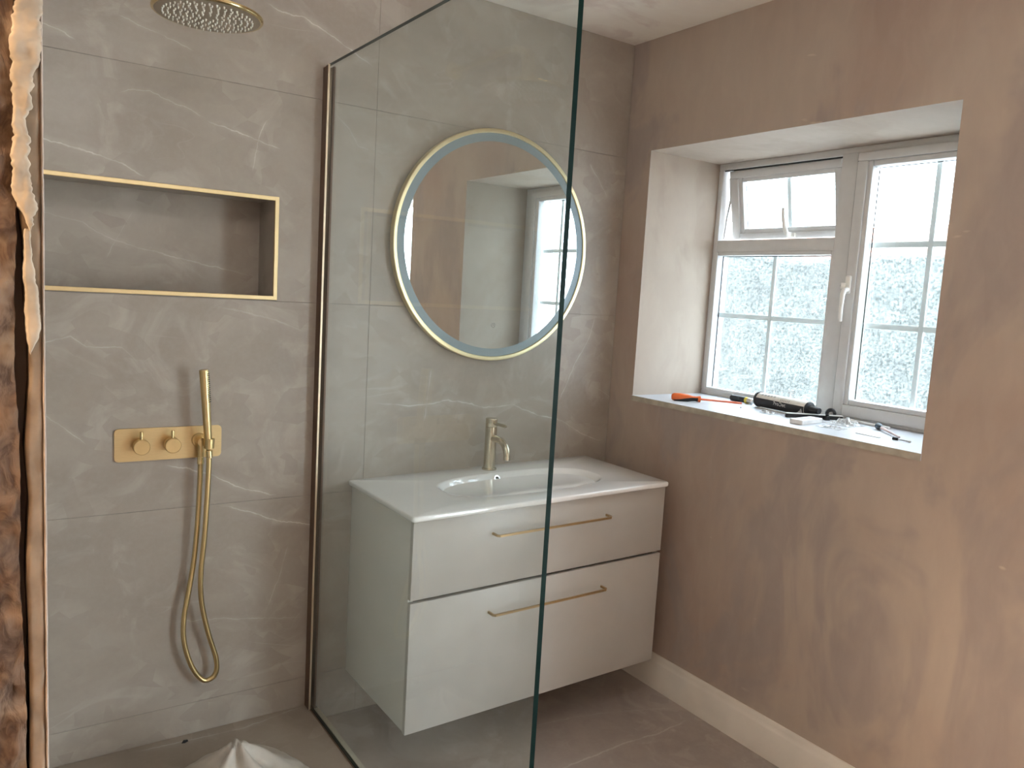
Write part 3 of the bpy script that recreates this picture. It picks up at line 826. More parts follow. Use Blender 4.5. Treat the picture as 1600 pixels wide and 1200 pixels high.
sill('trim_2', W2Y0, W2Y1, 'bare sill board of the second window behind the viewpoint', W2Z0, W2F)

# ================================================================== SHOWER SCREEN
screen = empty('shower_screen')
gt = 0.0062
bm = bmesh.new()
fs = add_box(bm, (XG - gt, -1.331, TRAY + 0.0012), (XG + gt, -0.006, 2.2685))
for f in fs:
    f.normal_update()
bmesh.ops.recalc_face_normals(bm, faces=bm.faces)
for f in bm.faces: f.material_index = 0 if abs(f.normal.x) > 0.5 else 1
gp = from_bm('glass_panel', bm, ['screen_glass', 'glass_edge'], screen)
gp['label'] = 'clear glass with dark green edges'
bm = bmesh.new()
add_box(bm, (XG - 0.0135, -0.042, TRAY), (XG - gt, 0.0, 2.262), 0.001, 1)
add_box(bm, (XG + gt, -0.042, TRAY), (XG + 0.0135, 0.0, 2.262), 0.001, 1)
add_box(bm, (XG - gt, -0.006, TRAY), (XG + gt, 0.0, 2.262))
wc = from_bm('wall_channel', bm, 'bronze', screen); wc['label'] = 'dark bronze wall channel'
wl = box('channel_lip', (XG - 0.0135, -0.0440, TRAY), (XG - gt, -0.042, 2.266), 'lip', screen, 0.0008, 1); wl['label'] = 'bright metal lip of the wall channel'
box('floor_seal', (XG - gt - 0.0035, -1.331, TRAY), (XG - gt, -0.044, TRAY + 0.003), 'bronze', screen, 0.0006, 1)
ft = box('floor_trim', (XG + gt, -1.331, TRAY), (XG + 0.022, -0.044, TRAY + 0.004), 'floor_strip', screen, 0.0008, 1); ft['label'] = 'pale floor trim strip'
rooted(screen, (XG, -0.66, TRAY))
tag(screen, 'frameless clear glass shower screen with dark green edge and bronze channel', 'shower screen')

# ================================================================== VANITY, BASIN, TAP
VX = -1.2005
def vt(co):    # the unit hangs a touch out of level, rising to the right
    return Vector((co.x, co.y, co.z + 0.016 * (co.x - VX)))
van = empty('vanity_unit')
CX0, CX1, CYF, CB, CT = -1.1842, -0.1133, -0.4852, 0.160, 0.862
bm = bmesh.new()
add_box(bm, (CX0 + 0.001, CYF + 0.020, CB + 0.004), (CX0 + 0.019, -0.001, CT), 0.001, 1)
add_box(bm, (CX1 - 0.019, CYF + 0.020, CB + 0.004), (CX1 - 0.001, -0.001, CT), 0.001, 1)
add_box(bm, (CX0 + 0.019, CYF + 0.020, CB + 0.004), (CX1 - 0.019, -0.001, CB + 0.022))
add_box(bm, (CX0 + 0.019, -0.012, CB + 0.022), (CX1 - 0.019, -0.001, CT))
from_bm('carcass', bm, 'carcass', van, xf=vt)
box('shadow_gap', (CX0 + 0.019, CYF + 0.026, CB + 0.022), (CX1 - 0.019, CYF + 0.034, CT), 'drawer_gap', van, xf=vt)
SPL = 0.597
def drawer(z0, z1, hz):
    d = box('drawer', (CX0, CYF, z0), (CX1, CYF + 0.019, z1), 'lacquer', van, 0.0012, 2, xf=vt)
    hx0, hx1 = -0.892, -0.404
    yo = CYF - 0.035
    bm = bmesh.new()
    path = [(hx0, CYF + 0.001, hz), (hx0, yo + 0.006, hz), (hx0 + 0.006, yo, hz), (hx1 - 0.006, yo, hz), (hx1, yo + 0.006, hz), (hx1, CYF + 0.001, hz)]
    # flat bar bent to a bow: a rectangular section swept along the path
    rows = []
    for i, p in enumerate(path):
        P = Vector(p)
        d0 = (Vector(path[min(i + 1, 5)]) - Vector(path[max(i - 1, 0)])).normalized()
        nn = Vector((0, 0, 1)).cross(d0).normalized()
        rows.append([bm.verts.new(P + a * nn * 0.0030 + Vector((0, 0, b * 0.0036))) for a, b in ((-1, -1), (1, -1), (1, 1), (-1, 1))])
    for r0, r1 in zip(rows, rows[1:]):
        for k in range(4): bm.faces.new((r0[k], r0[(k + 1) % 4], r1[(k + 1) % 4], r1[k]))
    bm.faces.new(rows[0]); bm.faces.new(rows[-1])
    h = from_bm('handle', bm, 'brass_handle', d, xf=vt)
    h['label'] = 'slim brass bow handle'
drawer(SPL + 0.005, CT - 0.004, 0.779)
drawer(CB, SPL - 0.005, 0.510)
rooted(van, ((CX0 + CX1) / 2, -0.24, CB))
tag(van, 'white wall-hung vanity unit with two drawers and brass bow handles', 'vanity unit')

# basin: one ceramic slab with a moulded bowl
BX0, BX1, BY0, BY1, BZ = -1.2005, -0.118, -0.510, -0.001, 0.878
NSEG = 144
bcx, bcy, ba, bb = -0.632, -0.272, 0.330, 0.148
def sup(ang, a, b, e):
    c, s = math.cos(ang), math.sin(ang)
    r = (abs(c / a) ** e + abs(s / b) ** e) ** (-1 / e)
    return r * c, r * s
def rect_pt(ang, inset, rad):
    # ray from bowl centre to a rounded rectangle
    x0, x1, y0, y1 = BX0 + inset - bcx, BX1 - inset - bcx, BY0 + inset - bcy, BY1 - inset - bcy
    c, s = math.cos(ang), math.sin(ang)
    t = min(((x1 if c > 0 else x0) / c) if abs(c) > 1e-9 else 1e9, ((y1 if s > 0 else y0) / s) if abs(s) > 1e-9 else 1e9)
    x, y = c * t, s * t
    # pull into the rounded corner
    for cx_, cy_, sx_, sy_ in ((x0 + rad, y0 + rad, -1, -1), (x1 - rad, y0 + rad, 1, -1), (x1 - rad, y1 - rad, 1, 1), (x0 + rad, y1 - rad, -1, 1)):
        if (x - cx_) * sx_ > 0 and (y - cy_) * sy_ > 0:
            d = Vector((x - cx_, y - cy_)); d = d.normalized() * rad
            x, y = cx_ + d.x, cy_ + d.y
    return bcx + x, bcy + y
# angles concentrated at the slab corners so that they stay crisp
angs = [2 * math.pi * k / NSEG for k in range(NSEG)]
for x, y in ((BX0, BY0), (BX1, BY0), (BX1, BY1), (BX0, BY1)):
    a = math.atan2(y - bcy, x - bcx) % (2 * math.pi)
    angs += [(a + da) % (2 * math.pi) for da in (-0.03, -0.02, -0.012, -0.005, 0, 0.005, 0.012, 0.02, 0.03)]
angs = sorted(set(round(a, 6) for a in angs))
bm = bmesh.new()
rings = []
def ring(fn, z): rings.append([bm.verts.new((*fn(a), z)) for a in angs])
ring(lambda a: rect_pt(a, 0.004, 0.010), BZ - 0.019)
ring(lambda a: rect_pt(a, 0.0006, 0.012), BZ - 0.016)
ring(lambda a: rect_pt(a, 0.0, 0.012), BZ - 0.012)
ring(lambda a: rect_pt(a, 0.0, 0.012), BZ - 0.005)
ring(lambda a: rect_pt(a, 0.002, 0.012), BZ - 0.0012)
ring(lambda a: rect_pt(a, 0.006, 0.012), BZ)
def bowl(s, e): return lambda a: (bcx + sup(a, ba * s, bb * s, e)[0], bcy + sup(a, ba * s, bb * s, e)[1])
def bowl2(da, e, sh=0.0): return lambda a: (bcx + sup(a, ba - da, bb - da * 0.62, e)[0], bcy + sh + sup(a, ba - da, bb - da * 0.62, e)[1])
E_ = 2.7
for da, z in ((-0.010, 0.0), (-0.003, -0.0008), (0.003, -0.004), (0.012, -0.012), (0.03, -0.030), (0.055, -0.052), (0.085, -0.070), (0.12, -0.083), (0.155, -0.089), (0.19, -0.092)):
    ring(bowl2(da, E_ if da < 0.1 else 2.3), BZ + z)
for a, b in zip(rings, rings[1:]):
    for k in range(len(angs)):
        k2 = (k + 1) % len(angs)
        bm.faces.new((a[k], a[k2], b[k2], b[k]))
bm.faces.new(rings[-1]); bm.faces.new(rings[0][::-1])
basin = empty('washbasin')
bo = from_bm('basin_slab', bm, 'ceramic', basin, True, xf=vt)
# overflow ring set in the rear slope of the bowl
ovc = Vector((-0.657, -0.1375, 0.8675))
ovn = Vector((0.02, -0.85, 0.53)).normalized()
lathe('overflow_ring', [(-0.004, 0.0135), (0.003, 0.0135), (0.004, 0.012), (0.004, 0.0085), (0.0015, 0.0078)], ovc, ovn, 'chrome', basin, 28)
lathe('overflow_hole', [(0.0012, 0.0085), (0.0008, 0.0)], ovc, ovn, 'hole', basin, 20)
lathe('waste_plug', [(0.0, 0.033), (0.004, 0.031), (0.006, 0.022), (0.006, 0.0)], (bcx, bcy, BZ - 0.092 + 0.016 * (bcx - VX)), (0, 0, 1), 'chrome', basin, 28)
rooted(basin, ((BX0 + BX1) / 2, -0.25, BZ - 0.019))
tag(basin, 'white ceramic slab basin with oblong bowl on top of the vanity unit', 'washbasin')

tap = empty('basin_tap')
tx_, ty_ = -0.6455, -0.062
tz_ = BZ + 0.016 * (tx_ - VX)
lathe('base_ring', [(0, 0), (0, 0.0285), (0.005, 0.0285), (0.0065, 0.027), (0.0065, 0)], (tx_, ty_, tz_), (0, 0, 1), 'brass_pale', tap, 36)
lathe('tap_body', [(0.004, 0.0), (0.004, 0.0228), (0.166, 0.0228), (0.1665, 0.0222), (0.168, 0.0222), (0.1685, 0.0228), (0.1685, 0.0)], (tx_, ty_, tz_), (0, 0, 1), 'brass_pale', tap, 40)
lathe('tap_cap', [(0.168, 0.0), (0.168, 0.0222), (0.1695, 0.0228), (0.198, 0.0228), (0.200, 0.0215), (0.200, 0)], (tx_, ty_, tz_), (0, 0, 1), 'brass_pale', tap, 40)
sp = catmull([(tx_, ty_ - 0.010, tz_ + 0.122), (tx_, ty_ - 0.040, tz_ + 0.126), (tx_, ty_ - 0.072, tz_ + 0.124), (tx_, ty_ - 0.100, tz_ + 0.110), (tx_, ty_ - 0.115, tz_ + 0.085), (tx_, ty_ - 0.118, tz_ + 0.060)], 6)
tube('spout', sp, 0.0128, 'brass_pale', tap, 20)
lathe('aerator', [(0, 0.011), (0.002, 0.009), (0.002, 0)], (tx_, ty_ - 0.118, tz_ + 0.0602), (0, 0, -1), 'steel', tap, 20)
bm = bmesh.new()
add_tube(bm, [(tx_, ty_ - 0.018, tz_ + 0.183), (tx_, ty_ - 0.050, tz_ + 0.184), (tx_, ty_ - 0.095, tz_ + 0.184), (tx_, ty_ - 0.102, tz_ + 0.184)], [0.0065, 0.006, 0.006, 0.003], 14)
autosmooth(from_bm('lever', bm, 'brass_pale', tap), 40)
rooted(tap, (tx_, ty_, tz_))
tag(tap, 'pale brushed brass mixer tap standing behind the basin bowl', 'tap')

# ================================================================== ROUND MIRROR
mir = empty('wall_mirror')
mx_, mz_, R = -0.648, 1.739, 0.432
ax, dv = (mx_, 0, mz_), (0, -1, 0)
lathe('mirror_body', [(0.0, 0.0), (0.0, 0.395), (0.018, 0.395), (0.018, 0.0)], ax, dv, 'black', mir, 72)
lathe('frame', [(0.010, R - 0.016), (0.010, R - 0.002), (0.012, R), (0.034, R), (0.037, R - 0.002), (0.0375, R - 0.006), (0.0370, R - 0.014), (0.0355, R - 0.0155), (0.0335, R - 0.016), (0.010, R - 0.016)], ax, dv, 'mirror_frame', mir, 128, 25)
lathe('frosted_band', [(0.030, R - 0.0158), (0.0320, R - 0.0158), (0.0320, R - 0.046), (0.030, R - 0.046)], ax, dv, 'frost', mir, 128)
lathe('mirror_glass', [(0.018, 0.0), (0.018, R - 0.0158), (0.0318, R - 0.0158), (0.0318, 0.0)], ax, dv, 'mirror', mir, 128, 20)
lathe('touch_switch', [(0.0322, 0.0085), (0.0325, 0.0085), (0.0325, 0.0070), (0.0322, 0.0070), (0.0322, 0.0085)], (-0.644, 0, 1.443), dv, 'label_grey', mir, 24)
lathe('touch_dot', [(0.0318, 0.002), (0.0325, 0.002), (0.0325, 0.0)], (-0.644, 0, 1.443), dv, 'label_grey', mir, 12)
rooted(mir, (mx_, 0, mz_ - R))
tag(mir, 'round gold-framed mirror with a frosted light band above the basin', 'mirror')

# ================================================================== SHOWER FITTINGS
head = empty('rainfall_shower')
hc = Vector((-1.8015, -0.46, 2.2))
lathe('head_disc', [(0, 0), (0, 0.126), (0.002, 0.1295), (0.0035, 0.130), (0.0075, 0.130), (0.009, 0.129), (0.0105, 0.124), (0.013, 0.06), (0.016, 0.028), (0.030, 0.022), (0.032, 0.0)], hc, (0, 0, 1), 'brass_polished', head, 72, 20)
lathe('spray_face', [(0, 0), (0, 0.1215), (0.0012, 0.1235), (0.0012, 0)], hc - Vector((0, 0, 0.0008)), (0, 0, 1), 'head_face', head, 64)
bm = bmesh.new()
for ring_i, r in enumerate((0.022, 0.036, 0.050, 0.064, 0.078, 0.092, 0.104)):
    n = int(2 * math.pi * r / 0.0165)
    for k in range(n):
        a = 2 * math.pi * (k + 0.5 * (ring_i % 2)) / n
        p = hc + Vector((r * math.cos(a), r * math.sin(a), 0))
        add_tube(bm, [p, p - Vector((0, 0, 0.0025)), p - Vector((0, 0, 0.0065))], [0.0024, 0.0022, 0.0012], 8)
nz_o = from_bm('spray_nozzles', bm, 'nozzle', head, True); tag(nz_o, 'rings of pale silicone spray nozzles', kind='stuff')
arm = catmull([(-1.8015, 0.0, 2.345), (-1.8015, -0.20, 2.345), (-1.8015, -0.36, 2.345), (-1.8015, -0.43, 2.330), (-1.8015, -0.458, 2.295), (-1.8015, -0.46, 2.23)], 8)
tube('shower_arm', arm, 0.011, 'brass', head, 16)
lathe('wall_flange', [(0, 0.0), (0, 0.030), (0.006, 0.030), (0.008, 0.028), (0.008, 0.0)], (-1.8015, 0, 2.345), (0, -1, 0), 'brass', head, 32)
rooted(head, (-1.8015, 0, 2.345))
tag(head, 'round brass rainfall shower head with pale nozzles above the niche', 'shower head')

valve = empty('shower_valve')
PX0, PX1, PZ0, PZ1 = -1.9487, -1.6388, 0.9955, 1.0964
pr = 0.012
def rrect(x0, x1, z0, z1, r, n=6):
    out = []
    for cx_, cz_, a0 in ((x1 - r, z1 - r, 0), (x0 + r, z1 - r, 90), (x0 + r, z0 + r, 180), (x1 - r, z0 + r, 270)):
        for k in range(n + 1):
            a = math.radians(a0 + 90 * k / n); out.append((cx_ + r * math.cos(a), cz_ + r * math.sin(a)))
    return out
extrude_poly('valve_plate', rrect(PX0, PX1, PZ0, PZ1, pr), lambda p: Vector((p[0], 0, p[1])), (0, -0.006, 0), 'brass_plate', valve, 0.0008)
for kx in (-1.878, -1.790):
    kz = 1.0445
    kb = lathe('knob', [(0.0, 0), (0.006, 0.0195), (0.020, 0.0195), (0.0205, 0.0235), (0.042, 0.0235), (0.0435, 0.022), (0.0435, 0)], (kx, 0, kz), (0, -1, 0), 'brass', valve, 40, 25)
    tube('lever', [(kx, -0.033, kz + 0.018), (kx, -0.033, kz + 0.046)], 0.0050, 'brass_polished', kb, 14)
# hand-shower outlet with its cradle
hx, hz = -1.695, 1.052
out_ = lathe('hose_outlet', [(0.004, 0), (0.006, 0.0225), (0.012, 0.0225), (0.0135, 0.021), (0.0135, 0.013), (0.050, 0.013), (0.051, 0.0)], (hx - 0.012, 0, hz), (0, -1, 0), 'brass', valve, 32)
tube('outlet_elbow', [(hx - 0.012, -0.030, hz - 0.005), (hx - 0.012, -0.030, hz - 0.050)], [0.0115, 0.0105], 'brass', valve, 18)
lathe('cradle', [(0, 0.0155), (0.030, 0.0165), (0.030, 0.0125), (0, 0.0115), (0, 0.0155)], (hx + 0.004, -0.0660, hz - 0.016), (0.02, 0, 1), 'brass', valve, 28)
rooted(valve, ((PX0 + PX1) / 2, 0, PZ0))
tag(valve, 'brushed brass shower valve plate with two round lever knobs', 'shower valve')

hs = empty('hand_shower')
b0 = Vector((hx + 0.004, -0.066, hz - 0.02)); b1 = Vector((hx - 0.014, -0.066, 1.281))
dd = (b1 - b0).normalized()
tube('wand', [b0, b0 + dd * 0.012, b0 + dd * 0.045, b1 - dd * 0.004, b1], [0.0085, 0.0105, 0.0118, 0.0140, 0.0128], 'brass', hs, 28)
bm = bmesh.new()
side = Vector((0.75, -0.66, 0)).normalized(); side = (side - dd * side.dot(dd)).normalized(); tng = dd.cross(side)
for i in range(15):
    for j in range(4):
        a = (j - 1.5) * 0.26
        nrm = side * math.cos(a) + tng * math.sin(a)
        p = b1 - dd * (0.012 + i * 0.0062) + nrm * 0.0134
        add_tube(bm, [p, p + nrm * 0.0018], [0.0016, 0.0012], 6)
tag(from_bm('wand_nozzles', bm, 'black', hs), 'rows of dark spray holes', kind='stuff')
# ribbed metal hose: from the wand foot down in a long loop and up to the elbow
hp = [b0 - dd * 0.002, (hx + 0.005, -0.066, 0.99), (-1.693, -0.066, 0.90), (-1.6985, -0.062, 0.76), (-1.707, -0.055, 0.63), (-1.701, -0.045, 0.53), (-1.678, -0.040, 0.42), (-1.651, -0.038, 0.325),
      (-1.655, -0.037, 0.272), (-1.690, -0.037, 0.262), (-1.726, -0.037, 0.315), (-1.750, -0.036, 0.40), (-1.752, -0.034, 0.48), (-1.738, -0.033, 0.57), (-1.722, -0.032, 0.68), (-1.713, -0.031, 0.80), (-1.708, -0.030, 0.92), (hx - 0.012, -0.030, hz - 0.052)]
path = catmull(hp, 26)
# even spacing for the ribs
L = [0.0]
for a, b in zip(path, path[1:]): L.append(L[-1] + (b - a).length)
def at(s):
    import bisect
    i = min(max(bisect.bisect_left(L, s), 1), len(L) - 1)
    t = (s - L[i - 1]) / max(1e-9, L[i] - L[i - 1])
    return path[i - 1].lerp(path[i], t)
n_r = int(L[-1] / 0.0030)
pts = [at(L[-1] * k / n_r) for k in range(n_r + 1)]
bm = bmesh.new()
add_tube(bm, pts, [0.0083 if k % 2 else 0.0076 for k in range(n_r + 1)], 12)
hose = from_bm('hose', bm, 'brass', hs, True); hose['label'] = 'ribbed brass hose hanging in a long loop'
lathe('hose_nut', [(0, 0.008), (0, 0.0105), (0.022, 0.0105), (0.022, 0.008)], b0 - dd * 0.026, dd, 'brass_polished', hs, 20)
lathe('hose_nut', [(0, 0.008), (0, 0.0105), (0.022, 0.0105), (0.022, 0.008)], (hx - 0.012, -0.030, hz - 0.072), (0, 0, 1), 'brass_polished', hs, 20)
rooted(hs, (hx, -0.05, 0.26))
tag(hs, 'slim brass hand shower with ribbed hose hanging from the valve plate', 'hand shower')

# ================================================================== THINGS ON THE SHOWER FLOOR
bm = bmesh.new(); G = 70
cx_, cy_ = -1.66, -0.37
grid = []
for i in range(G + 1):
    row = []
    for j in range(G + 1):
        # a roughly round cloth, pinched up into one peak with radiating folds
        p, q = 2 * i / G - 1, 2 * j / G - 1
        u, v = p * math.sqrt(1 - q * q / 2), q * math.sqrt(1 - p * p / 2)
        rad = 0.205 * (1 + 0.14 * mnoise.noise((math.atan2(v, u) * 1.3, 4.0, 1.0)))
        x, y = cx_ + u * rad, cy_ + v * rad
        dx, dy = x + 1.668, y + 0.355
        r = math.hypot(dx, dy); a = math.atan2(dy, dx)
        cone = max(0.0, 1 - r / 0.20)
        fold = 0.5 + 0.5 * math.sin(a * 5 + 0.9 + 3 * mnoise.noise((x * 4, y * 4, 0)))
        h = 0.150 * cone ** 1.1 * (0.70 + 0.30 * fold)
        h += 0.010 * abs(mnoise.noise((x * 16, y * 16, 3))) + 0.004
        row.append(bm.verts.new((x, y, TRAY + h)))
    grid.append(row)
for i in range(G):
    for j in range(G): bm.faces.new((grid[i][j], grid[i + 1][j], grid[i + 1][j + 1], grid[i][j + 1]))
sheet = from_bm('dust_sheet', bm, 'sheet', None, True)
sm_ = sheet.modifiers.new('thickness', 'SOLIDIFY'); sm_.thickness = 0.002; sm_.offset = 1
tag(sheet, 'crumpled pale dust sheet heaped on the shower floor', 'dust sheet')
def chip(name, x, y, z, s, mat, label, cat):
    bm = bmesh.new()
    pts_ = [(-1, -0.3), (-0.1, -0.55), (1, 0.1), (0.5, 0.5), (-0.4, 0.25)]
    a = [bm.verts.new((x + p[0] * s, y + p[1] * s, z)) for p in pts_]
    b = [bm.verts.new((x + p[0] * s * 0.7, y + p[1] * s * 0.7, z + s * (0.5 + 0.2 * k % 0.3))) for k, p in enumerate(pts_)]
    bm.faces.new(a); bm.faces.new(b)
    for k in range(5): bm.faces.new((a[k], a[(k + 1) % 5], b[(k + 1) % 5], b[k]))
    return tag(from_bm(name, bm, mat), label, cat)
chip('plastic_chip', -1.747, -0.045, TRAY, 0.011, 'black', 'tiny black plastic chip on the shower floor near the wall', 'debris')

# ================================================================== THINGS ON THE SILL
S = WZ0
# screwdriver
sd = empty('screwdriver')
A, B = Vector((0.060, -0.308, S + 0.0165)), Vector((0.292, -0.492, S + 0.0065))
d = (B - A).normalized()
LG = (B - A).length
def on(t): return A + d * t
lathe('grip', [(0, 0), (0.002, 0.010), (0.010, 0.0155), (0.035, 0.0168), (0.065, 0.0150), (0.085, 0.0105), (0.100, 0.0095), (0.108, 0.0115), (0.112, 0.0125), (0.118, 0.0125), (0.120, 0.0)], A, d, 'orange', sd, 24, 40)
# black lower grip inlay, hugging the underside
u_, v_ = frame_of(d)
bm = bmesh.new(); rr = []
for t, r in ((0.006, 0.0135), (0.014, 0.0166), (0.035, 0.0176), (0.062, 0.0162), (0.082, 0.0118), (0.098, 0.0103), (0.107, 0.0120)):
    dn = (Vector((0, 0, -1)) - d * d.dot(Vector((0, 0, -1)))).normalized()
    sdv = d.cross(dn)
    span = math.radians(40 + 75 * min(1, t / 0.09))
    rr.append([bm.verts.new(on(t) + r * (math.cos(q * span) * dn + math.sin(q * span) * sdv)) for q in [k / 5 - 1 for k in range(11)]])
for r0, r1 in zip(rr, rr[1:]):
    for k in range(10): bm.faces.new((r0[k], r0[k + 1], r1[k + 1], r1[k]))
gi = from_bm('grip_inlay', bm, 'black', sd, True); gi['label'] = 'black rubber lower grip'
tube('shaft', [on(0.118), on(LG - 0.012)], 0.0042, 'orange_shaft', sd, 12)
tube('blade', [on(LG - 0.013), on(LG)], [0.003, 0.0022], 'steel', sd, 10)
rooted(sd, (A.x, A.y, S))
tag(sd, 'orange and black insulated screwdriver lying on the window sill', 'screwdriver')
# small black knife body with yellow ring and steel end
kn = empty('trimming_knife')
k0, k1 = Vector((0.350, -0.372, S + 0.0135)), Vector((0.347, -0.492, S + 0.0135))
kd = (k1 - k0).normalized(); KL = (k1 - k0).length
lathe('barrel', [(0, 0), (0.001, 0.011), (0.004, 0.0128), (KL * 0.66, 0.0128), (KL * 0.66 + 0.001, 0.0)], k0, kd, 'black', kn, 20)
lathe('collar', [(KL * 0.66, 0), (KL * 0.66, 0.0133), (KL * 0.76, 0.0133), (KL * 0.76, 0)], k0, kd, 'yellow', kn, 20)
lathe('tip', [(KL * 0.76, 0), (KL * 0.76, 0.0118), (KL * 0.94, 0.0118), (KL, 0.006), (KL, 0)], k0, kd, 'steel', kn, 20)
rooted(kn, (k0.x, k0.y, S))
tag(kn, 'short black barrel with yellow collar and steel tip beside the screwdriver blade', 'tool')
# sealant cartridge with printed label
ct = empty('sealant_tube')
c0, c1 = Vector((0.322, -0.535, S + 0.0312)), Vector((0.285, -0.795, S + 0.0312))
cd_ = (c1 - c0).normalized(); CL = (c1 - c0).length
lathe('cartridge', [(0.004, 0.0), (0.004, 0.0285), (CL, 0.0285), (CL, 0.0)], c0, cd_, 'label_white', ct, 40)
lathe('end_rim', [(0, 0.0300), (0.002, 0.0308), (0.010, 0.0308), (0.012, 0.0292), (0.012, 0.0255), (0, 0.0255), (0, 0.0300)], c0, cd_, 'black', ct, 40)
def on_cyl(t, ang, r):
    side_ = Vector((0, 0, 1)).cross(cd_).normalized()
    if side_.x > 0: side_ = -side_      # towards the room
    return c0 + cd_ * t + r * (math.cos(ang) * side_ + math.sin(ang) * Vector((0, 0, 1)))
def cyl_patch(name, t0, t1, a0, a1, r, mat, nt=2, na=16):
    bm = bmesh.new(); g = []
    for i in range(nt + 1):
        g.append([bm.verts.new(on_cyl(t0 + (t1 - t0) * i / nt, math.radians(a0 + (a1 - a0) * k / na), r)) for k in range(na + 1)])
    for i in range(nt):
        for k in range(na): bm.faces.new((g[i][k], g[i + 1][k], g[i + 1][k + 1], g[i][k + 1]))
    return from_bm(name, bm, mat, ct, True)
lb = cyl_patch('label_band', 0.012, CL, -100, 18, 0.0289, 'black', 2, 24); lb['label'] = 'black printed band'
for k in range(6):
    cyl_patch('barcode_line', 0.140 + k * 0.0085, 0.1435 + k * 0.0085, 24, 44, 0.0289, 'label_grey', 1, 4)
for k in range(5):
    cyl_patch('print_block', 0.034 + k * 0.016, 0.045 + k * 0.016, 44, 60, 0.0289, 'label_grey', 1, 4)
# lettering wrapped round the cartridge
fc = bpy.data.curves.new('lettering', 'FONT'); fc.body = 'ProDec'; fc.size = 0.021; fc.resolution_u = 3
fo = bpy.data.objects.new('lettering_tmp', fc); COL.objects.link(fo)
bpy.context.view_layer.update()
me = fo.to_mesh(); me2 = me.copy()
bpy.data.objects.remove(fo)
for v in me2.vertices:
    t = 0.108 + v.co.x
    v.co = on_cyl(t, math.radians(-14) + v.co.y / 0.029, 0.0293)
link('lettering', me2, 'label_white', ct)['label'] = 'white printed lettering'
lathe('nozzle', [(CL - 0.001, 0.0), (CL - 0.001, 0.0275), (CL + 0.006, 0.026), (CL + 0.010, 0.015), (CL + 0.05, 0.011), (CL + 0.05, 0.0)], c0, cd_, 'black', ct, 28)
rooted(ct, (c0.x, c0.y, S))
tag(ct, 'black and white printed sealant cartridge lying on the sill', 'sealant tube')
# black wheel
wh = empty('castor_wheel')
wc_ = Vector((0.352, -0.842, S + 0.0197)); wd = Vector((0.75, 0.66, 0.1)).normalized()
lathe('tyre', [(-0.009, 0.008), (-0.009, 0.0165), (-0.005, 0.0195), (0.005, 0.0195), (0.009, 0.0165), (0.009, 0.008), (-0.009, 0.008)], wc_, wd, 'black', wh, 28)
lathe('hub', [(-0.010, 0), (-0.010, 0.005), (-0.008, 0.0085), (0.008, 0.0085), (0.010, 0.005), (0.010, 0)], wc_, wd, 'label_grey', wh, 20)
rooted(wh, (wc_.x, wc_.y, S)); tag(wh, 'small black wheel with grey hub beyond the cartridge nozzle', 'wheel')
# black trim tool with white edge
def bar3(name, p0, p1, w, h, mat, parent=None, bev=0.001):
    p0, p1 = Vector(p0), Vector(p1)
    d_ = (p1 - p0); L_ = d_.length; d_.normalize()
    sv = Vector((0, 0, 1)).cross(d_).normalized(); up = d_.cross(sv)
    bm = bmesh.new(); add_box(bm, (0, -w / 2, -h / 2), (L_, w / 2, h / 2), bev, 1)
    return from_bm(name, bm, mat, parent, xf=lambda c: p0 + d_ * c.x + sv * c.y + up * c.z)
tl = empty('profile_offcut')
bar3('dark_strip', (0.190, -0.765, S + 0.0075), (0.362, -0.885, S + 0.0075), 0.014, 0.014, 'black', tl)
bar3('white_edge', (0.190, -0.765, S + 0.0160), (0.362, -0.885, S + 0.0160), 0.016, 0.003, 'white_plastic', tl)
rooted(tl, (0.26, -0.80, S)); tag(tl, 'black strip with a white top edge lying in front of the cartridge', 'offcut')
# white plastic box
wb = empty('plastic_box')
bar3('box_body', (0.078, -0.892, S + 0.0085), (0.215, -0.878, S + 0.0085), 0.048, 0.017, 'white_plastic', wb, 0.002)
bar3('box_slot', (0.105, -0.888, S + 0.0172), (0.18, -0.881, S + 0.0172), 0.018, 0.0012, 'label_grey', wb, 0)
rooted(wb, (0.14, -0.885, S)); tag(wb, 'small white open plastic box at the front of the sill', 'box')
tag(bar3('black_clip', (0.238, -0.826, S + 0.006), (0.275, -0.845, S + 0.006), 0.010, 0.012, 'black'), 'flat black clip just behind the white plastic box', 'clip')
bk = empty('black_fitting')
lathe('collar', [(0, 0), (0, 0.009), (0.014, 0.009), (0.016, 0.0065), (0.022, 0.0065), (0.022, 0)], (0.302, -0.862, S), (0, 0, 1), 'black', bk, 16)
lathe('flange', [(0, 0), (0, 0.012), (0.003, 0.012), (0.003, 0)], (0.302, -0.862, S), (0, 0, 1), 'black', bk, 16)
rooted(bk, (0.302, -0.862, S)); tag(bk, 'stubby black pipe fitting between the white box and the black strip', 'fitting')
tag(tube('plastic_rod', [(0.372, -0.895, S + 0.005), (0.352, -1.075, S + 0.005)], [0.005, 0.0045], 'white_plastic', None, 10), 'long thin pale rod lying along the window frame', 'rod')
tag(tube('plastic_rod', [(0.325, -0.905, S + 0.006), (0.318, -0.975, S + 0.006)], [0.006, 0.005], 'white_plastic', None, 10), 'short pale rod stub beside the clear plastic scraps', 'rod')
tag(bar3('plastic_strip', (0.139, -1.085, S + 0.0012), (0.132, -1.172, S + 0.0012), 0.012, 0.0024, 'white_plastic'), 'narrow white plastic strip near the front edge of the sill', 'strip')
tag(bar3('plastic_strip', (0.30, -0.56, S + 0.002), (0.262, -0.735, S + 0.002), 0.010, 0.003, 'white_plastic'), 'thin white strip lying under the front of the cartridge', 'strip')
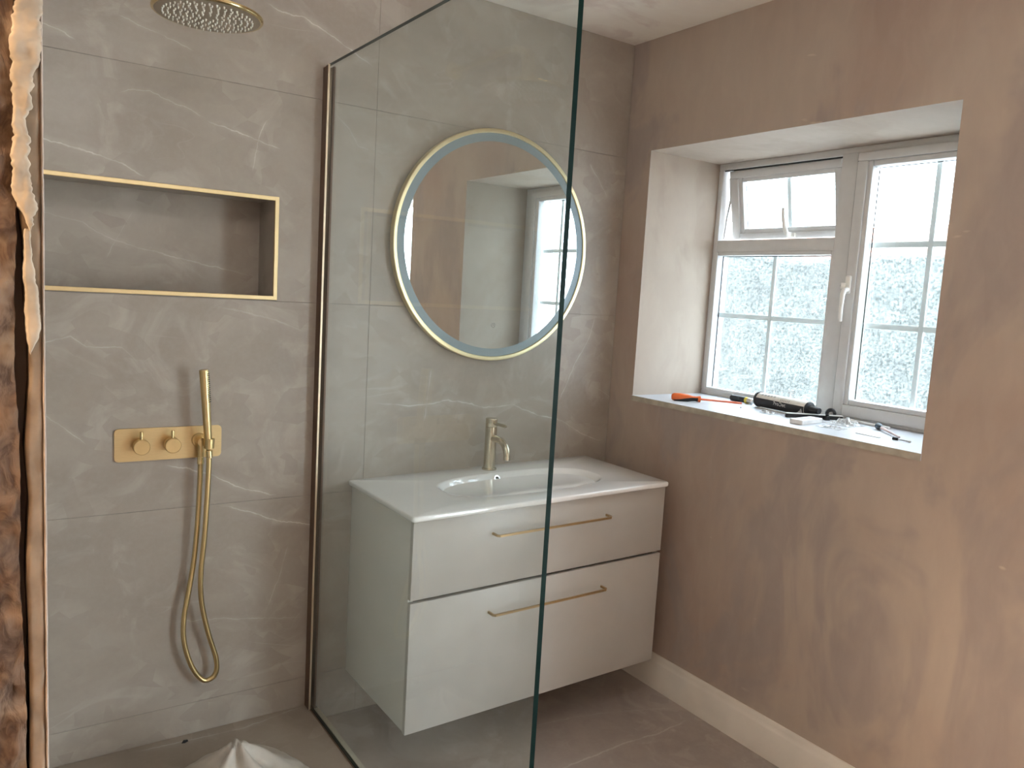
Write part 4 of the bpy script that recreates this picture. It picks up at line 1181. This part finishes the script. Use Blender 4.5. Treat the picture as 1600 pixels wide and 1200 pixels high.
# nozzle with slate-blue cone and pinkish spout
nz_ = empty('mastic_nozzle')
n0, n1 = Vector((0.305, -1.062, S + 0.012)), Vector((0.190, -1.205, S + 0.005))
nd = (n1 - n0).normalized(); nl = (n1 - n0).length
lathe('cone', [(-0.004, 0), (-0.004, 0.0115), (0.004, 0.0118), (0.030, 0.0065), (0.032, 0)], n0, nd, 'slate_blue', nz_, 20)
lathe('spout', [(0.026, 0), (0.026, 0.0055), (nl, 0.003), (nl, 0)], n0, nd, 'pink', nz_, 14)
rooted(nz_, (n0.x, n0.y, S)); tag(nz_, 'slate-blue cone with a pinkish tapering spout near the end of the sill', 'nozzle')
sc = empty('screw')
s0, s1 = Vector((0.150, -1.206, S + 0.0045)), Vector((0.156, -1.262, S + 0.003))
sdv = (s1 - s0).normalized(); sl = (s1 - s0).length
lathe('head', [(0, 0), (0, 0.0048), (0.004, 0.0042), (0.016, 0.0042), (0.017, 0)], s0, sdv, 'black', sc, 12)
lathe('shank', [(0.015, 0), (0.015, 0.0022), (sl - 0.008, 0.0022), (sl - 0.006, 0.0036), (sl, 0.003), (sl, 0)], s0, sdv, 'steel', sc, 10)
rooted(sc, (s0.x, s0.y, S)); tag(sc, 'tiny black-headed screw at the far end of the sill', 'screw')
chip('plastic_chip', 0.205, -0.545, S, 0.006, 'slate_blue', 'tiny dark blue chip in front of the screwdriver tip', 'debris')
def scrap(x, y, sx_, sy_, h, seed, label):
    bm = bmesh.new(); n = 10; g = []
    for i in range(n + 1):
        r = []
        for j in range(n + 1):
            u, v = i / n - 0.5, j / n - 0.5
            e = max(0, 1 - 3.2 * (u * u + v * v))
            zz = h * abs(mnoise.noise((u * 4 + seed, v * 4, seed))) * 2.2 * e + 0.001
            k = 1 + 0.35 * mnoise.noise((seed, math.atan2(v, u) * 1.5, 2))
            r.append(bm.verts.new((x + u * sx_ * k, y + v * sy_ * k, S + zz)))
        g.append(r)
    for i in range(n):
        for j in range(n): bm.faces.new((g[i][j], g[i + 1][j], g[i + 1][j + 1], g[i][j + 1]))
    o = from_bm('plastic_scrap', bm, 'film', None)
    md = o.modifiers.new('thickness', 'SOLIDIFY'); md.thickness = 0.0006
    return tag(o, label, 'plastic scrap')
scrap(0.205, -0.675, 0.05, 0.06, 0.016, 1.0, 'crumpled clear plastic scrap in front of the sealant cartridge')
scrap(0.27, -0.955, 0.09, 0.10, 0.022, 5.0, 'largest crumpled clear plastic scrap in the middle of the sill')
scrap(0.15, -0.985, 0.06, 0.09, 0.010, 9.0, 'flat clear plastic scrap near the front edge of the sill')
scrap(0.255, -0.775, 0.03, 0.05, 0.034, 13.0, 'upright pointed clear plastic scrap against the sealant cartridge')

# repeats of one kind share a group
for kind, phrase in (('plastic_scrap', 'clear plastic scraps on the sill'), ('plastic_rod', 'pale plastic rods on the sill'),
                     ('plastic_strip', 'white plastic strips on the sill'), ('plastic_chip', 'tiny dark plastic chips')):
    for o in COL.objects:
        if o.parent is None and o.name.split('.')[0] == kind: o['group'] = phrase
bpy.context.view_layer.update()
